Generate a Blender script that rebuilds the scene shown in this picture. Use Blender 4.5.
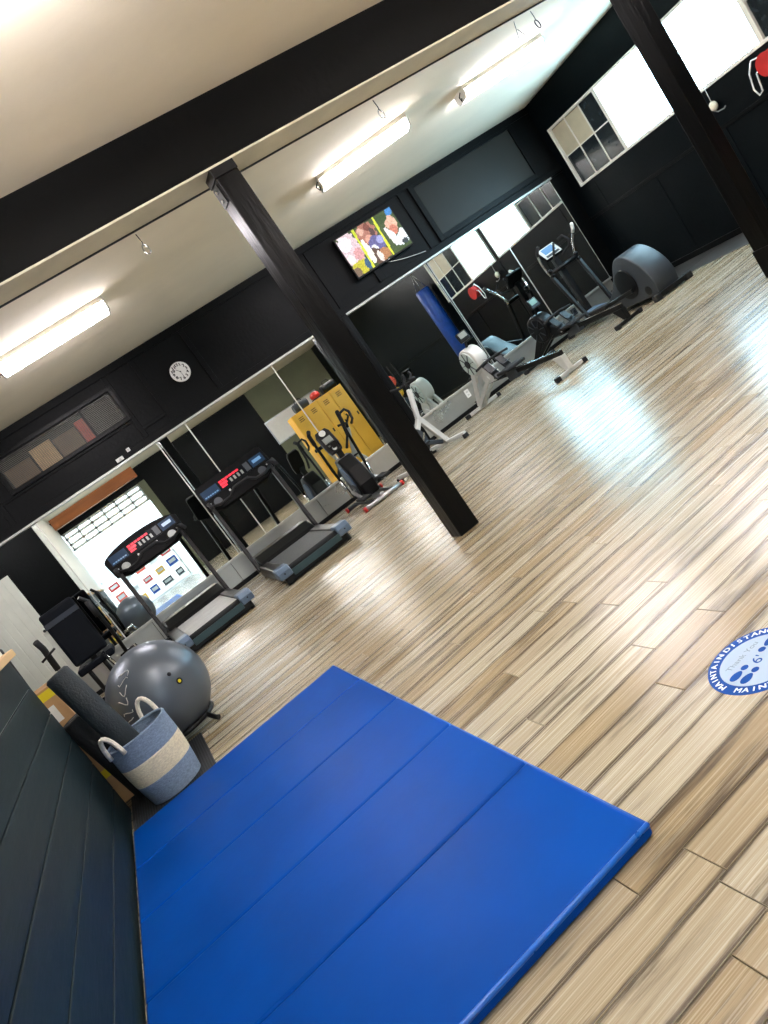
import bpy, math, random
from mathutils import Vector, Matrix, Euler
random.seed(7)
for o in list(bpy.data.objects): bpy.data.objects.remove(o, do_unlink=True)
SC = bpy.context.scene
COL = SC.collection
PI = math.pi

# ---------------------------------------------------------------- camera
CAM_H = 1.2
YAW, PITCH, ROLL, FPX = 0.305726899, -0.156553641, -0.613255157, 770.53
fwd = Vector((math.sin(YAW)*math.cos(PITCH), math.cos(YAW)*math.cos(PITCH), math.sin(PITCH)))
r0 = Vector((math.cos(YAW), -math.sin(YAW), 0)); u0 = r0.cross(fwd)
rgt = r0*math.cos(ROLL) + u0*math.sin(ROLL)
upv = -r0*math.sin(ROLL) + u0*math.cos(ROLL)
cam_d = bpy.data.cameras.new('camera'); cam = bpy.data.objects.new('camera', cam_d); COL.objects.link(cam)
m = Matrix.Identity(4)
for i in range(3):
    m[i][0] = rgt[i]; m[i][1] = upv[i]; m[i][2] = -fwd[i]
m[2][3] = CAM_H
cam.matrix_world = m
cam_d.sensor_fit = 'VERTICAL'; cam_d.sensor_height = 36; cam_d.lens = 36*FPX/1024
cam_d.clip_start = 0.02; cam_d.clip_end = 200
SC.camera = cam

# ---------------------------------------------------------------- world, sun, exposure
W = bpy.data.worlds.new('world'); SC.world = W; W.use_nodes = True
wn = W.node_tree.nodes; wl = W.node_tree.links
bg = wn['Background']; bg.inputs['Color'].default_value = (0.62, 0.80, 1.0, 1); bg.inputs['Strength'].default_value = 2.6
sun_d = bpy.data.lights.new('sun', 'SUN'); sun_d.energy = 0.9; sun_d.angle = 0.01; sun_d.color = (1, .95, .86)
sun = bpy.data.objects.new('sun', sun_d); COL.objects.link(sun)
sun.rotation_euler = Euler((math.radians(-33), math.radians(-8), 0)); sun.location = (0, 0, 12)
SC.view_settings.view_transform = 'Standard'; SC.view_settings.look = 'None'
SC.view_settings.gamma = 1; SC.view_settings.use_curve_mapping = False
SC.view_settings.exposure = 1.64
LAMP = 17.0        # radiance of the fluorescent diffusers
BLIND = 8.0       # radiance of the daylit blinds

# ---------------------------------------------------------------- materials
MATS = {}
def s2l(c):
    return tuple((x/12.92 if x <= .04045 else ((x+.055)/1.055)**2.4) for x in c)
def hexc(r, g, b): return s2l((r/255, g/255, b/255))
def mat(name, col, rough=.5, metal=0., vary=.12, scale=9., bump=0., bscale=60., spec=.5, coat=0., stretch=(1, 1, 1), emit=None, estr=0., rvar=.08):
    if name in MATS: return MATS[name]
    M = bpy.data.materials.new(name); M.use_nodes = True; MATS[name] = M
    n = M.node_tree.nodes; l = M.node_tree.links; b = n['Principled BSDF']
    tc = n.new('ShaderNodeTexCoord'); mp = n.new('ShaderNodeMapping'); mp.inputs['Scale'].default_value = stretch
    l.new(tc.outputs['Object'], mp.inputs['Vector'])
    nz = n.new('ShaderNodeTexNoise'); nz.inputs['Scale'].default_value = scale; nz.inputs['Detail'].default_value = 5
    l.new(mp.outputs['Vector'], nz.inputs['Vector'])
    rp = n.new('ShaderNodeValToRGB')
    rp.color_ramp.elements[0].position = .3; rp.color_ramp.elements[1].position = .7
    lo = tuple(max(0, c*(1-vary)) for c in col); hi = tuple(min(1, c*(1+vary)) for c in col)
    rp.color_ramp.elements[0].color = (*lo, 1); rp.color_ramp.elements[1].color = (*hi, 1)
    l.new(nz.outputs['Fac'], rp.inputs['Fac']); l.new(rp.outputs['Color'], b.inputs['Base Color'])
    mr = n.new('ShaderNodeMapRange'); mr.inputs['To Min'].default_value = max(.02, rough-rvar); mr.inputs['To Max'].default_value = min(1, rough+rvar)
    l.new(nz.outputs['Fac'], mr.inputs['Value']); l.new(mr.outputs['Result'], b.inputs['Roughness'])
    b.inputs['Metallic'].default_value = metal; b.inputs['Specular IOR Level'].default_value = spec
    b.inputs['Coat Weight'].default_value = coat
    if bump:
        n2 = n.new('ShaderNodeTexNoise'); n2.inputs['Scale'].default_value = bscale; n2.inputs['Detail'].default_value = 4
        l.new(mp.outputs['Vector'], n2.inputs['Vector'])
        bp = n.new('ShaderNodeBump'); bp.inputs['Strength'].default_value = bump; bp.inputs['Distance'].default_value = .01
        l.new(n2.outputs['Fac'], bp.inputs['Height']); l.new(bp.outputs['Normal'], b.inputs['Normal'])
    if emit:
        b.inputs['Emission Color'].default_value = (*emit, 1); b.inputs['Emission Strength'].default_value = estr
    return M
def glossy_mirror(name, tint, rough):
    M = bpy.data.materials.new(name); M.use_nodes = True; MATS[name] = M
    n = M.node_tree.nodes; l = M.node_tree.links; b = n['Principled BSDF']
    b.inputs['Base Color'].default_value = (*tint, 1); b.inputs['Metallic'].default_value = 1
    tc = n.new('ShaderNodeTexCoord'); nz = n.new('ShaderNodeTexNoise'); nz.inputs['Scale'].default_value = 3
    l.new(tc.outputs['Object'], nz.inputs['Vector'])
    mr = n.new('ShaderNodeMapRange'); mr.inputs['To Min'].default_value = rough*.6; mr.inputs['To Max'].default_value = rough*1.6
    l.new(nz.outputs['Fac'], mr.inputs['Value']); l.new(mr.outputs['Result'], b.inputs['Roughness'])
    return M
def attr_mat(name, rough=.4, emis=0., spec=.5):
    """colour comes from a per-face colour attribute 'col' (flat print)"""
    M = bpy.data.materials.new(name); M.use_nodes = True; MATS[name] = M
    n = M.node_tree.nodes; l = M.node_tree.links; b = n['Principled BSDF']
    a = n.new('ShaderNodeVertexColor'); a.layer_name = 'col'
    l.new(a.outputs['Color'], b.inputs['Base Color']); b.inputs['Roughness'].default_value = rough; b.inputs['Specular IOR Level'].default_value = spec
    if emis: l.new(a.outputs['Color'], b.inputs['Emission Color']); b.inputs['Emission Strength'].default_value = emis
    return M
def plank_mat():
    M = bpy.data.materials.new('vinyl_plank'); M.use_nodes = True; MATS['vinyl_plank'] = M
    n = M.node_tree.nodes; l = M.node_tree.links; b = n['Principled BSDF']
    uv = n.new('ShaderNodeUVMap'); uv.uv_map = 'UVMap'
    at = n.new('ShaderNodeVertexColor'); at.layer_name = 'rnd'
    sep = n.new('ShaderNodeSeparateColor'); l.new(at.outputs['Color'], sep.inputs['Color'])
    suv = n.new('ShaderNodeSeparateXYZ'); l.new(uv.outputs['UV'], suv.inputs['Vector'])
    # grain vector: (length*2 + rnd, width*k, rnd)
    def math_(op, a, bb, v=None):
        q = n.new('ShaderNodeMath'); q.operation = op
        for i, s in enumerate((a, bb)):
            if s is None: continue
            if isinstance(s, (int, float)): q.inputs[i].default_value = s
            else: l.new(s, q.inputs[i])
        return q.outputs[0]
    off = math_('MULTIPLY', sep.outputs['Red'], 37.)
    gx = math_('ADD', math_('MULTIPLY', suv.outputs['X'], 1.6), off)
    gy = math_('MULTIPLY', suv.outputs['Y'], 1.5)
    cv = n.new('ShaderNodeCombineXYZ'); l.new(gx, cv.inputs[0]); l.new(gy, cv.inputs[1]); l.new(off, cv.inputs[2])
    g1 = n.new('ShaderNodeTexNoise'); g1.inputs['Scale'].default_value = 1.5; g1.inputs['Detail'].default_value = 7; g1.inputs['Roughness'].default_value = .62; g1.inputs['Distortion'].default_value = .4
    l.new(cv.outputs[0], g1.inputs['Vector'])
    gy2 = math_('MULTIPLY', suv.outputs['Y'], 26.)
    cv2 = n.new('ShaderNodeCombineXYZ'); l.new(gx, cv2.inputs[0]); l.new(gy2, cv2.inputs[1]); l.new(off, cv2.inputs[2])
    g2 = n.new('ShaderNodeTexNoise'); g2.inputs['Scale'].default_value = 1.3; g2.inputs['Detail'].default_value = 4
    l.new(cv2.outputs[0], g2.inputs['Vector'])
    # base tint between beige and tan per plank
    t = n.new('ShaderNodeMix'); t.data_type = 'RGBA'
    t.inputs[6].default_value = (*hexc(184, 179, 160), 1); t.inputs[7].default_value = (*hexc(158, 142, 110), 1)
    l.new(sep.outputs['Green'], t.inputs[0])
    # fine streaks
    st = n.new('ShaderNodeMix'); st.data_type = 'RGBA'; st.blend_type = 'MULTIPLY'
    r2 = n.new('ShaderNodeValToRGB'); r2.color_ramp.elements[0].position = .35; r2.color_ramp.elements[1].position = .6
    r2.color_ramp.elements[0].color = (.78, .73, .66, 1); r2.color_ramp.elements[1].color = (1, 1, 1, 1)
    l.new(g2.outputs['Fac'], r2.inputs['Fac']); st.inputs[0].default_value = 1
    l.new(t.outputs[2], st.inputs[6]); l.new(r2.outputs['Color'], st.inputs[7])
    # scorched worn patches: large noise + the long edges
    e = math_('ABSOLUTE', math_('SUBTRACT', suv.outputs['Y'], .5), None)
    e = math_('MULTIPLY', math_('POWER', math_('MULTIPLY', e, 2.), 7.), .34)
    k = math_('ADD', math_('ADD', g1.outputs['Fac'], e), math_('MULTIPLY', sep.outputs['Blue'], .05))
    r1 = n.new('ShaderNodeValToRGB'); r1.color_ramp.elements[0].position = .55; r1.color_ramp.elements[1].position = .74
    r1.color_ramp.elements[0].color = (0, 0, 0, 1); r1.color_ramp.elements[1].color = (.85, .85, .85, 1)
    l.new(k, r1.inputs['Fac'])
    dk = n.new('ShaderNodeMix'); dk.data_type = 'RGBA'; dk.inputs[7].default_value = (*hexc(58, 45, 33), 1)
    l.new(r1.outputs['Color'], dk.inputs[0]); l.new(st.outputs[2], dk.inputs[6])
    l.new(dk.outputs[2], b.inputs['Base Color'])
    rr = n.new('ShaderNodeMapRange'); rr.inputs['To Min'].default_value = .18; rr.inputs['To Max'].default_value = .34
    l.new(g2.outputs['Fac'], rr.inputs['Value']); l.new(rr.outputs['Result'], b.inputs['Roughness'])
    b.inputs['Specular IOR Level'].default_value = .65
    bp = n.new('ShaderNodeBump'); bp.inputs['Strength'].default_value = .10; bp.inputs['Distance'].default_value = .002
    l.new(g2.outputs['Fac'], bp.inputs['Height']); l.new(bp.outputs['Normal'], b.inputs['Normal'])
    return M
plank_mat()
mat('black_wall', hexc(7, 9, 10), .45, spec=.13, vary=.25, scale=2.5, bump=.25, bscale=22)
mat('black_wall_r', hexc(3, 8, 11), .42, spec=.14, vary=.2, scale=2.5, bump=.2, bscale=22)
mat('lamplit_panel', hexc(40, 40, 37), .45, spec=.2, vary=.1, scale=2, bump=.1, bscale=14)  # greyer than the wall: lamp reflection put into the colour
mat('black_wood', hexc(6, 7, 7), .33, spec=.18, vary=.3, scale=3, bump=.4, bscale=30, stretch=(1, 1, .15))
mat('black_beam', hexc(6, 7, 6), .6, spec=.12, vary=.35, scale=3, bump=.5, bscale=14)
mat('teal_plank', hexc(2, 28, 33), .55, vary=.35, scale=2.2, bump=.9, bscale=9, stretch=(1, .22, 1.6), spec=.4)
mat('plaster', hexc(247, 239, 219), .85, vary=.06, scale=1.2, bump=.6, bscale=5, stretch=(.6, 1, 1))
mat('cream_paint', hexc(214, 208, 186), .6, vary=.1, scale=4)
mat('white_paint', hexc(232, 230, 220), .55, vary=.05, scale=4)
mat('white_plastic', hexc(236, 236, 232), .35, vary=.03)
mat('pale_grey', hexc(200, 202, 198), .38, vary=.05)
mat('silver', hexc(188, 190, 192), .3, metal=.9, vary=.08)
mat('chrome', hexc(215, 218, 220), .14, metal=1., vary=.04)
mat('steel_panel', hexc(186, 190, 186), .30, metal=.75, vary=.10, scale=2.5, bump=.08, bscale=5)
mat('alu_trim', hexc(196, 198, 192), .35, metal=.6, vary=.08)
mat('black_plastic', hexc(7, 8, 10), .36, spec=.25, vary=.2)
mat('black_rubber', hexc(17, 19, 21), .75, vary=.3, scale=40, bump=.3, bscale=120)
mat('black_metal', hexc(9, 10, 11), .34, metal=0., spec=.3, vary=.2)
mat('charcoal', hexc(48, 54, 60), .42, vary=.12)
mat('slate_blue', hexc(84, 104, 126), .40, vary=.1)
mat('teal_dark', hexc(38, 66, 72), .45, vary=.1)
mat('belt', hexc(58, 62, 62), .55, vary=.25, scale=5, bump=.2, bscale=200)
mat('navy', hexc(6, 11, 18), .6, spec=.12, vary=.15, bump=.15, bscale=80)
mat('navy_band', hexc(26, 36, 48), .55, vary=.15)
mat('mat_blue', hexc(0, 68, 156), .40, vary=.14, scale=2.2, bump=.30, bscale=3.2, spec=.06)
mat('mat_piping', hexc(20, 96, 190), .3, vary=.06)
mat('red', hexc(190, 34, 30), .4, vary=.15)
mat('orange_red', hexc(206, 74, 52), .5, vary=.15)
mat('yellow', hexc(232, 178, 52), .45, vary=.06, scale=2)
mat('yellow_tape', hexc(226, 206, 30), .4, vary=.05)
mat('carton', hexc(190, 150, 104), .75, vary=.1, scale=6)
mat('wood_pale', hexc(206, 176, 128), .6, vary=.15, stretch=(1, .1, 1))
mat('wood_orange', hexc(178, 104, 52), .55, vary=.2, stretch=(.1, 1, 1))
mat('ball_grey', hexc(90, 100, 110), .34, metal=.3, vary=.02, rvar=.01)
mat('basket_blue', hexc(134, 156, 182), .9, vary=.22, scale=60, bump=1., bscale=140, stretch=(1, 1, 2.5))
mat('basket_cream', hexc(240, 231, 202), .9, vary=.16, scale=60, bump=1., bscale=140, stretch=(1, 1, 2.5))
mat('rope', hexc(232, 226, 212), .85, vary=.12, scale=60, bump=.8, bscale=160)
mat('foam', hexc(28, 38, 44), .7, vary=.2, scale=20, bump=.35, bscale=90)
mat('ribbed', hexc(44, 50, 54), .75, vary=.2, scale=30)
mat('bag_blue', hexc(16, 66, 150), .4, vary=.2)
mat('grey_lino', hexc(66, 64, 62), .4, vary=.2, scale=3)
mat('asphalt', hexc(170, 166, 158), .9, vary=.15, scale=5)
mat('olive_wall', hexc(112, 116, 92), .7, vary=.12, scale=2)
mat('screen_dark', hexc(6, 10, 15), .4, vary=.1, spec=.1)
mat('led_red', hexc(200, 20, 40), .4, emit=hexc(255, 30, 60), estr=.3)
mat('lcd_blue', hexc(90, 130, 170), .25, emit=hexc(110, 160, 200), estr=.1)
mat('lcd_green', hexc(80, 110, 96), .3, emit=hexc(90, 130, 110), estr=.06)
mat('lcd_grey', hexc(128, 134, 128), .3, vary=.08)
mat('panel_blue', hexc(34, 56, 80), .4, vary=.1, spec=.1)
mat('diffuser', (1, 1, 1), .4, emit=(1, .93, .97), estr=LAMP)
mat('lamp_white', hexc(238, 234, 226), .4, vary=.03)
mat('bulb_glow', (1, 1, 1), .4, emit=(1, .9, .7), estr=12)
mat('blind', (1, 1, 1), .6, emit=(.46, .79, 1.0), estr=BLIND)
mat('blind_shade', hexc(84, 68, 44), .6)
mat('pane_glass', hexc(34, 42, 46), .12, vary=.4, scale=14, bump=.15, bscale=30, spec=.8)
mat('pane_reflection', hexc(196, 186, 160), .5, vary=.05)  # cream ceiling reflection painted as the colour of the pane
mat('sticker_blue', hexc(0, 70, 154), .45, vary=.03, spec=.12)
mat('sticker_white', hexc(158, 182, 206), .35, vary=.03)
mat('sticker_text', hexc(230, 244, 255), .35, vary=.02)
mat('sticker_grey', hexc(112, 128, 146), .4, vary=.05)
mat('gap_dark', hexc(20, 16, 13), .9, vary=.2)
mat('pale_teal', hexc(196, 210, 204), .4, vary=.05)
mat('belt_daylit', hexc(150, 152, 148), .5, vary=.2, scale=5, bump=.2, bscale=200)  # dusty grey belt, made paler with daylight put into the colour
mat('console_black', hexc(6, 7, 8), .55, spec=.1, vary=.2)
mat('wire_grey', hexc(120, 120, 112), .45, metal=.4, vary=.1)
mat('carton_dark', hexc(120, 96, 70), .8, vary=.15, scale=6)
glossy_mirror('mirror', (.80, .86, .84), .008)
attr_mat('tv_picture', .3, 0.15, .1)

# ---------------------------------------------------------------- mesh builder
class G:
    def __init__(s): s.v = []; s.f = []; s.sm = []
    def add(s, vs, fs, smooth=False, M=None):
        b = len(s.v)
        s.v += [tuple(M @ Vector(p)) if M is not None else tuple(p) for p in vs]
        s.f += [tuple(i+b for i in f) for f in fs]; s.sm += [smooth]*len(fs)
        return s
    def box(s, x0, x1, y0, y1, z0, z1, M=None):
        vs = [(x, y, z) for x in (x0, x1) for y in (y0, y1) for z in (z0, z1)]
        return s.add(vs, [(0, 1, 3, 2), (4, 6, 7, 5), (0, 4, 5, 1), (2, 3, 7, 6), (0, 2, 6, 4), (1, 5, 7, 3)], False, M)
    def bar(s, p, q, w, h, up=(0, 0, 1)):
        p = Vector(p); q = Vector(q); d = (q-p); L = d.length; d.normalize(); u = Vector(up)
        x = d.cross(u)
        if x.length < 1e-4: x = d.cross(Vector((0, 1, 0)))
        x.normalize(); z = x.cross(d)
        M = Matrix.Identity(4)
        for i in range(3): M[i][0] = x[i]; M[i][1] = d[i]; M[i][2] = z[i]; M[i][3] = p[i]
        return s.box(-w/2, w/2, 0, L, -h/2, h/2, M)
    def tube(s, pts, r, n=10, closed=False):
        P = [Vector(p) for p in pts]; N = len(P)
        rs = r if isinstance(r, (list, tuple)) else [r]*N
        T = []
        for i in range(N):
            a = P[(i-1) % N] if (closed or i > 0) else P[i]; b = P[(i+1) % N] if (closed or i < N-1) else P[i]
            T.append((b-a).normalized())
        ref = Vector((0, 0, 1)) if abs(T[0].z) < .9 else Vector((1, 0, 0))
        x = T[0].cross(ref).normalized(); vs = []
        for i in range(N):
            x = (x - T[i]*x.dot(T[i])).normalized(); y = T[i].cross(x)
            for k in range(n):
                a = 2*PI*k/n; vs.append(P[i] + (x*math.cos(a) + y*math.sin(a))*rs[i])
        fs = []
        for i in range(N if closed else N-1):
            j = (i+1) % N
            for k in range(n): fs.append((i*n+k, i*n+(k+1) % n, j*n+(k+1) % n, j*n+k))
        s.add(vs, fs, True)
        if not closed:
            b = len(s.v)-N*n
            s.f.append(tuple(b+k for k in reversed(range(n)))); s.f.append(tuple(b+(N-1)*n+k for k in range(n))); s.sm += [False, False]
        return s
    def cyl(s, p, q, r, n=16, r2=None): return s.tube([p, q], [r, r if r2 is None else r2], n)
    def lathe(s, prof, n=24, M=None, caps=True):
        vs = [(r*math.cos(2*PI*k/n), r*math.sin(2*PI*k/n), z) for r, z in prof for k in range(n)]
        fs = [(i*n+k, i*n+(k+1) % n, (i+1)*n+(k+1) % n, (i+1)*n+k) for i in range(len(prof)-1) for k in range(n)]
        s.add(vs, fs, True, M)
        if caps:
            b = len(s.v)-len(vs)
            s.f.append(tuple(b+k for k in reversed(range(n)))); s.f.append(tuple(b+(len(prof)-1)*n+k for k in range(n))); s.sm += [False, False]
        return s
    def prism(s, poly, t0, t1, ax='x', M=None):
        """poly of (a,b) extruded along ax from t0 to t1: ax x -> (t,a,b); y -> (a,t,b); z -> (a,b,t)"""
        def pt(a, b, t): return {'x': (t, a, b), 'y': (a, t, b), 'z': (a, b, t)}[ax]
        n = len(poly); vs = [pt(a, b, t0) for a, b in poly] + [pt(a, b, t1) for a, b in poly]
        fs = [tuple(range(n))[::-1], tuple(range(n, 2*n))] + [(i, (i+1) % n, n+(i+1) % n, n+i) for i in range(n)]
        return s.add(vs, fs, False, M)
    def sphere(s, c, r, n=24, m=14, sc=(1, 1, 1)):
        vs = [(c[0], c[1], c[2]-r*sc[2])]
        for i in range(1, m):
            a = -PI/2 + PI*i/m
            for k in range(n): vs.append((c[0]+r*sc[0]*math.cos(a)*math.cos(2*PI*k/n), c[1]+r*sc[1]*math.cos(a)*math.sin(2*PI*k/n), c[2]+r*sc[2]*math.sin(a)))
        vs.append((c[0], c[1], c[2]+r*sc[2])); t = len(vs)-1
        fs = [(0, 1+(k+1) % n, 1+k) for k in range(n)]
        for i in range(m-2):
            for k in range(n): fs.append((1+i*n+k, 1+i*n+(k+1) % n, 1+(i+1)*n+(k+1) % n, 1+(i+1)*n+k))
        b = 1+(m-2)*n
        fs += [(b+k, b+(k+1) % n, t) for k in range(n)]
        return s.add(vs, fs, True)
    def mesh(s, name):
        me = bpy.data.meshes.new(name); me.from_pydata(s.v, [], s.f); me.update()
        me.polygons.foreach_set('use_smooth', s.sm)
        return me
    def build(s, name, material, parent=None, bev=0., seg=2, fixn=True):
        me = s.mesh(name)
        if fixn:
            import bmesh
            bm = bmesh.new(); bm.from_mesh(me); bmesh.ops.recalc_face_normals(bm, faces=bm.faces); bm.to_mesh(me); bm.free()
        me.materials.append(MATS[material])
        o = bpy.data.objects.new(name, me); COL.objects.link(o)
        if parent is not None: o.parent = parent
        if bev:
            b = o.modifiers.new('bevel', 'BEVEL'); b.width = bev; b.segments = seg; b.limit_method = 'ANGLE'; b.angle_limit = math.radians(40)
        return o
def tag(o, label, cat, group=None, kind=None):
    o['label'] = label; o['category'] = cat
    if group: o['group'] = group
    if kind: o['kind'] = kind
    return o
def thing(name, label, cat, loc=(0, 0, 0), rz=0, group=None):
    o = bpy.data.objects.new(name, None); COL.objects.link(o); o.location = loc; o.rotation_euler = (0, 0, rz)
    o.empty_display_size = .1
    return tag(o, label, cat, group)
def struct(g, name, material, label, cat, bev=0., parent=None):
    o = g.build(name, material, parent, bev)
    if parent is None: tag(o, label, cat, kind='structure')
    return o
def copy_tree(o, parent=None):
    c = o.copy(); COL.objects.link(c)
    if parent is not None: c.parent = parent
    for ch in [q for q in bpy.data.objects if q.parent == o]: copy_tree(ch, c)
    return c
def arc(c, r, a0, a1, n, f): return [f(c, r, a0+(a1-a0)*i/n) for i in range(n+1)]
def text_mesh(body, size, ext=.0):
    cu = bpy.data.curves.new('lettering', 'FONT'); cu.body = body; cu.size = size; cu.extrude = ext; cu.align_x = 'CENTER'; cu.align_y = 'CENTER'
    ob = bpy.data.objects.new('lettering', cu); COL.objects.link(ob)
    dg = bpy.context.evaluated_depsgraph_get(); ev = ob.evaluated_get(dg); me = bpy.data.meshes.new_from_object(ev)
    vs = [tuple(v.co) for v in me.vertices]; fs = [tuple(p.vertices) for p in me.polygons]
    bpy.data.objects.remove(ob); bpy.data.curves.remove(cu); bpy.data.meshes.remove(me)
    return vs, fs

# ================================================================ STRUCTURE
YB, XR, XL, YE, YR, XA = 9.36, 8.10, -0.75, 4.56, -3.5, -2.6
def zc(y): return 2.99 + (YB-y)*.0258

# ---- floor: slab + planks
floor = struct(G().box(XA-.2, XR+.2, YR-.2, YB+.25, -.15, -.007), 'floor', 'gap_dark', 'wood-look plank floor running under the whole gym', 'floor')
PW, PY0, PL = .125, 1.128, 1.22
joint = {2: .41, 1: .55, -1: .41, 7: 1.10, 9: 1.425, 6: 1.30, 12: 1.27, 10: 1.28, 11: 2.07, 14: 1.67}
def project(p):
    q = Vector(p)-Vector((0, 0, CAM_H)); z = q.dot(fwd)
    if z < .1: return None
    return (384+FPX*q.dot(rgt)/z, 512-FPX*q.dot(upv)/z)
planks = []
k0 = int((YR-PY0)/PW)-1; k1 = int((YB-PY0)/PW)+1
for k in range(k0, k1+1):
    y0 = max(PY0+k*PW, YR); y1 = min(PY0+(k+1)*PW, YB)
    if y1-y0 < .01: continue
    j = joint.get(k, random.uniform(0, PL)); x = j - PL*math.ceil((j-XA)/PL)
    while x < XR:
        xa, xb = max(x, XA), min(x+PL, XR); x += PL
        if xb-xa < .02: continue
        cs = [project((a, b, 0)) for a, b in ((xa, y0), (xb, y0), (xb, y1), (xa, y1))]
        area = 0
        if all(cs):
            ar = abs(sum(cs[i][0]*cs[(i+1) % 4][1]-cs[(i+1) % 4][0]*cs[i][1] for i in range(4)))/2
            inside = 0
            for i in range(7):
                q = project((xa+(xb-xa)*(i+.5)/7, (y0+y1)/2, 0))
                if q and 0 < q[0] < 768 and 0 < q[1] < 1024 and not (XL < xa+(xb-xa)*(i+.5)/7 < .5 and 1.5 < (y0+y1)/2 < 4.05): inside += 1
            area = ar*inside/7
        planks.append((area, xa, xb, y0, y1))
planks.sort(key=lambda t: -t[0])
def plank_mesh(items, name):
    g = G(); uvs = []; cols = []
    for a, xa, xb, y0, y1 in items:
        e = .0009; b = .0015
        X0, X1, A, B = xa+e, xb-e, y0+e, y1-e
        vs = [(X0, A, -.007), (X1, A, -.007), (X1, B, -.007), (X0, B, -.007), (X0, A, -b), (X1, A, -b), (X1, B, -b), (X0, B, -b), (X0+b, A+b, 0), (X1-b, A+b, 0), (X1-b, B-b, 0), (X0+b, B-b, 0)]
        fs = [(8, 9, 10, 11)] + [(i, (i+1) % 4, 4+(i+1) % 4, 4+i) for i in range(4)] + [(4+i, 4+(i+1) % 4, 8+(i+1) % 4, 8+i) for i in range(4)]
        g.add(vs, fs)
        rc = (random.random(), random.random(), random.random(), 1)
        for f in fs:
            for i in f: uvs.append((vs[i][0]-xa, (vs[i][1]-y0)/PW)); cols.append(rc)
    me = g.mesh(name); ul = me.uv_layers.new(name='UVMap'); ca = me.color_attributes.new('rnd', 'FLOAT_COLOR', 'CORNER')
    ul.data.foreach_set('uv', [c for u in uvs for c in u]); ca.data.foreach_set('color', [c for u in cols for c in u])
    me.materials.append(MATS['vinyl_plank'])
    return me
for t in planks[:300]:
    o = bpy.data.objects.new('floor_plank', plank_mesh([t], 'floor_plank')); COL.objects.link(o); o.parent = floor
o = bpy.data.objects.new('distant_floor_planks', plank_mesh(planks[300:], 'distant_floor_planks')); COL.objects.link(o); o.parent = floor; o['kind'] = 'stuff'

# ---- ceiling (gently sloping) and beam
g = G(); y0, y1 = YR-.2, YB+.25
g.add([(XA-.2, y0, zc(y0)), (XR+.2, y0, zc(y0)), (XR+.2, y1, zc(y1)), (XA-.2, y1, zc(y1)), (XA-.2, y0, 3.7), (XR+.2, y0, 3.7), (XR+.2, y1, 3.7), (XA-.2, y1, 3.7)],
      [(0, 1, 2, 3), (7, 6, 5, 4), (0, 4, 5, 1), (1, 5, 6, 2), (2, 6, 7, 3), (3, 7, 4, 0)])
struct(g, 'ceiling', 'plaster', 'rough cream plaster ceiling with gentle slope', 'ceiling')
bm_ = struct(G().box(XA, XR, YE, 4.85, 2.735, zc(YE)+.03), 'trim_1', 'black_beam', 'deep black ceiling beam carried by the black posts', 'beam', bev=.006)
G().box(XA, XR, YE+.004, 4.846, 2.722, 2.735).build('soffit_board', 'cream_paint', bm_)
G().box(XA, XR, 4.846, 4.856, 2.712, 2.725).build('conduit_strip', 'charcoal', bm_)

# ---- left wall: low black planking, pale ledge, white upper part
wl_ = struct(G().box(-1.5, XL-.015, YR, YE-.002, 0, zc(YE)+.03), 'wall_left', 'black_wall', 'left wall with black horizontal planks below and white above', 'wall')
G().box(XL-.0165, XL-.0135, YR, YE, 0, 1.06).build('joint_highlight', 'pale_grey', wl_)  # pale sheet behind the gaps, standing for highlights on the plank edges
zz = 0
for j, z1 in enumerate((.16, .34, .52, .698, .875, 1.06)):
    for (a, b) in ((YR, -1.1), (-1.1, 1.35 if j % 2 else .4), (1.35 if j % 2 else .4, YE)):
        G().box(XL-.016, XL-random.uniform(0, .002), a+.001, b-.001, zz+.003, z1-.003).build('wall_plank', 'teal_plank', wl_, bev=.003)
    zz = z1
G().box(XL-.016, XL+.05, YR, YE, 1.06, 1.10).build('ledge', 'wood_pale', wl_, bev=.004)
G().box(XL-.016, XL-.002, YR, YE, 1.10, zc(YE)+.02).build('upper_panel', 'white_paint', wl_)
# ---- recess beyond it: short return wall with a white panelled door
struct(G().box(XA-.2, -1.5, YE-.2, YE, 0, zc(YE)+.03), 'wall_front', 'black_wall', 'black return wall behind the left corner of the gym', 'wall')
d = struct(G().box(-2.45, -1.52, YE, YE+.03, 0, 2.1), 'door_1', 'white_paint', 'white door made of vertical boards in the left recess', 'door', bev=.004)
for i in range(7): G().box(-2.43+i*.13, -2.43+i*.13+.115, YE+.03, YE+.042, .05, 2.05).build('board', 'white_paint', d, bev=.003)
G().cyl((-1.6, YE+.06, 1.0), (-1.6, YE+.1, 1.0), .025).build('door_handle', 'chrome', d)
struct(G().box(XA-.2, XA, YE, YB+.2, 0, zc(YE)), 'wall_side', 'black_wall', 'black side wall closing the left recess', 'wall')

# ---- back wall with mirror band
UW = .044   # the upper wall stands this far proud of the mirror foot
VX0, VX1, VZ0, VZ1 = -.40, 1.05, 2.385, 2.74
g = G()
g.box(XA-.2, XR+.2, YB+.012, YB+.25, 0, 1.97)
for a in ((XA-.2, VX0, 1.97, 3.1), (VX1, XR+.2, 1.97, 3.1), (VX0, VX1, 1.97, VZ0), (VX0, VX1, VZ1, 3.1)): g.box(a[0], a[1], YB-UW, YB+.25, a[2], a[3])
g.box(VX0-.01, VX1+.01, YB+.21, YB+.25, VZ0-.01, VZ1+.01)
wb = struct(g, 'wall_back', 'black_wall', 'black back wall above and below the long row of mirrors', 'wall')
def batten(x0, x1, z0, z1, t=.03, m='black_wall'): G().box(x0, x1, YB-UW-t, YB-UW+.001, z0, z1).build('batten', m, wb, bev=.004)
batten(XA, XR, 1.995, 2.075, .018)
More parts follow.
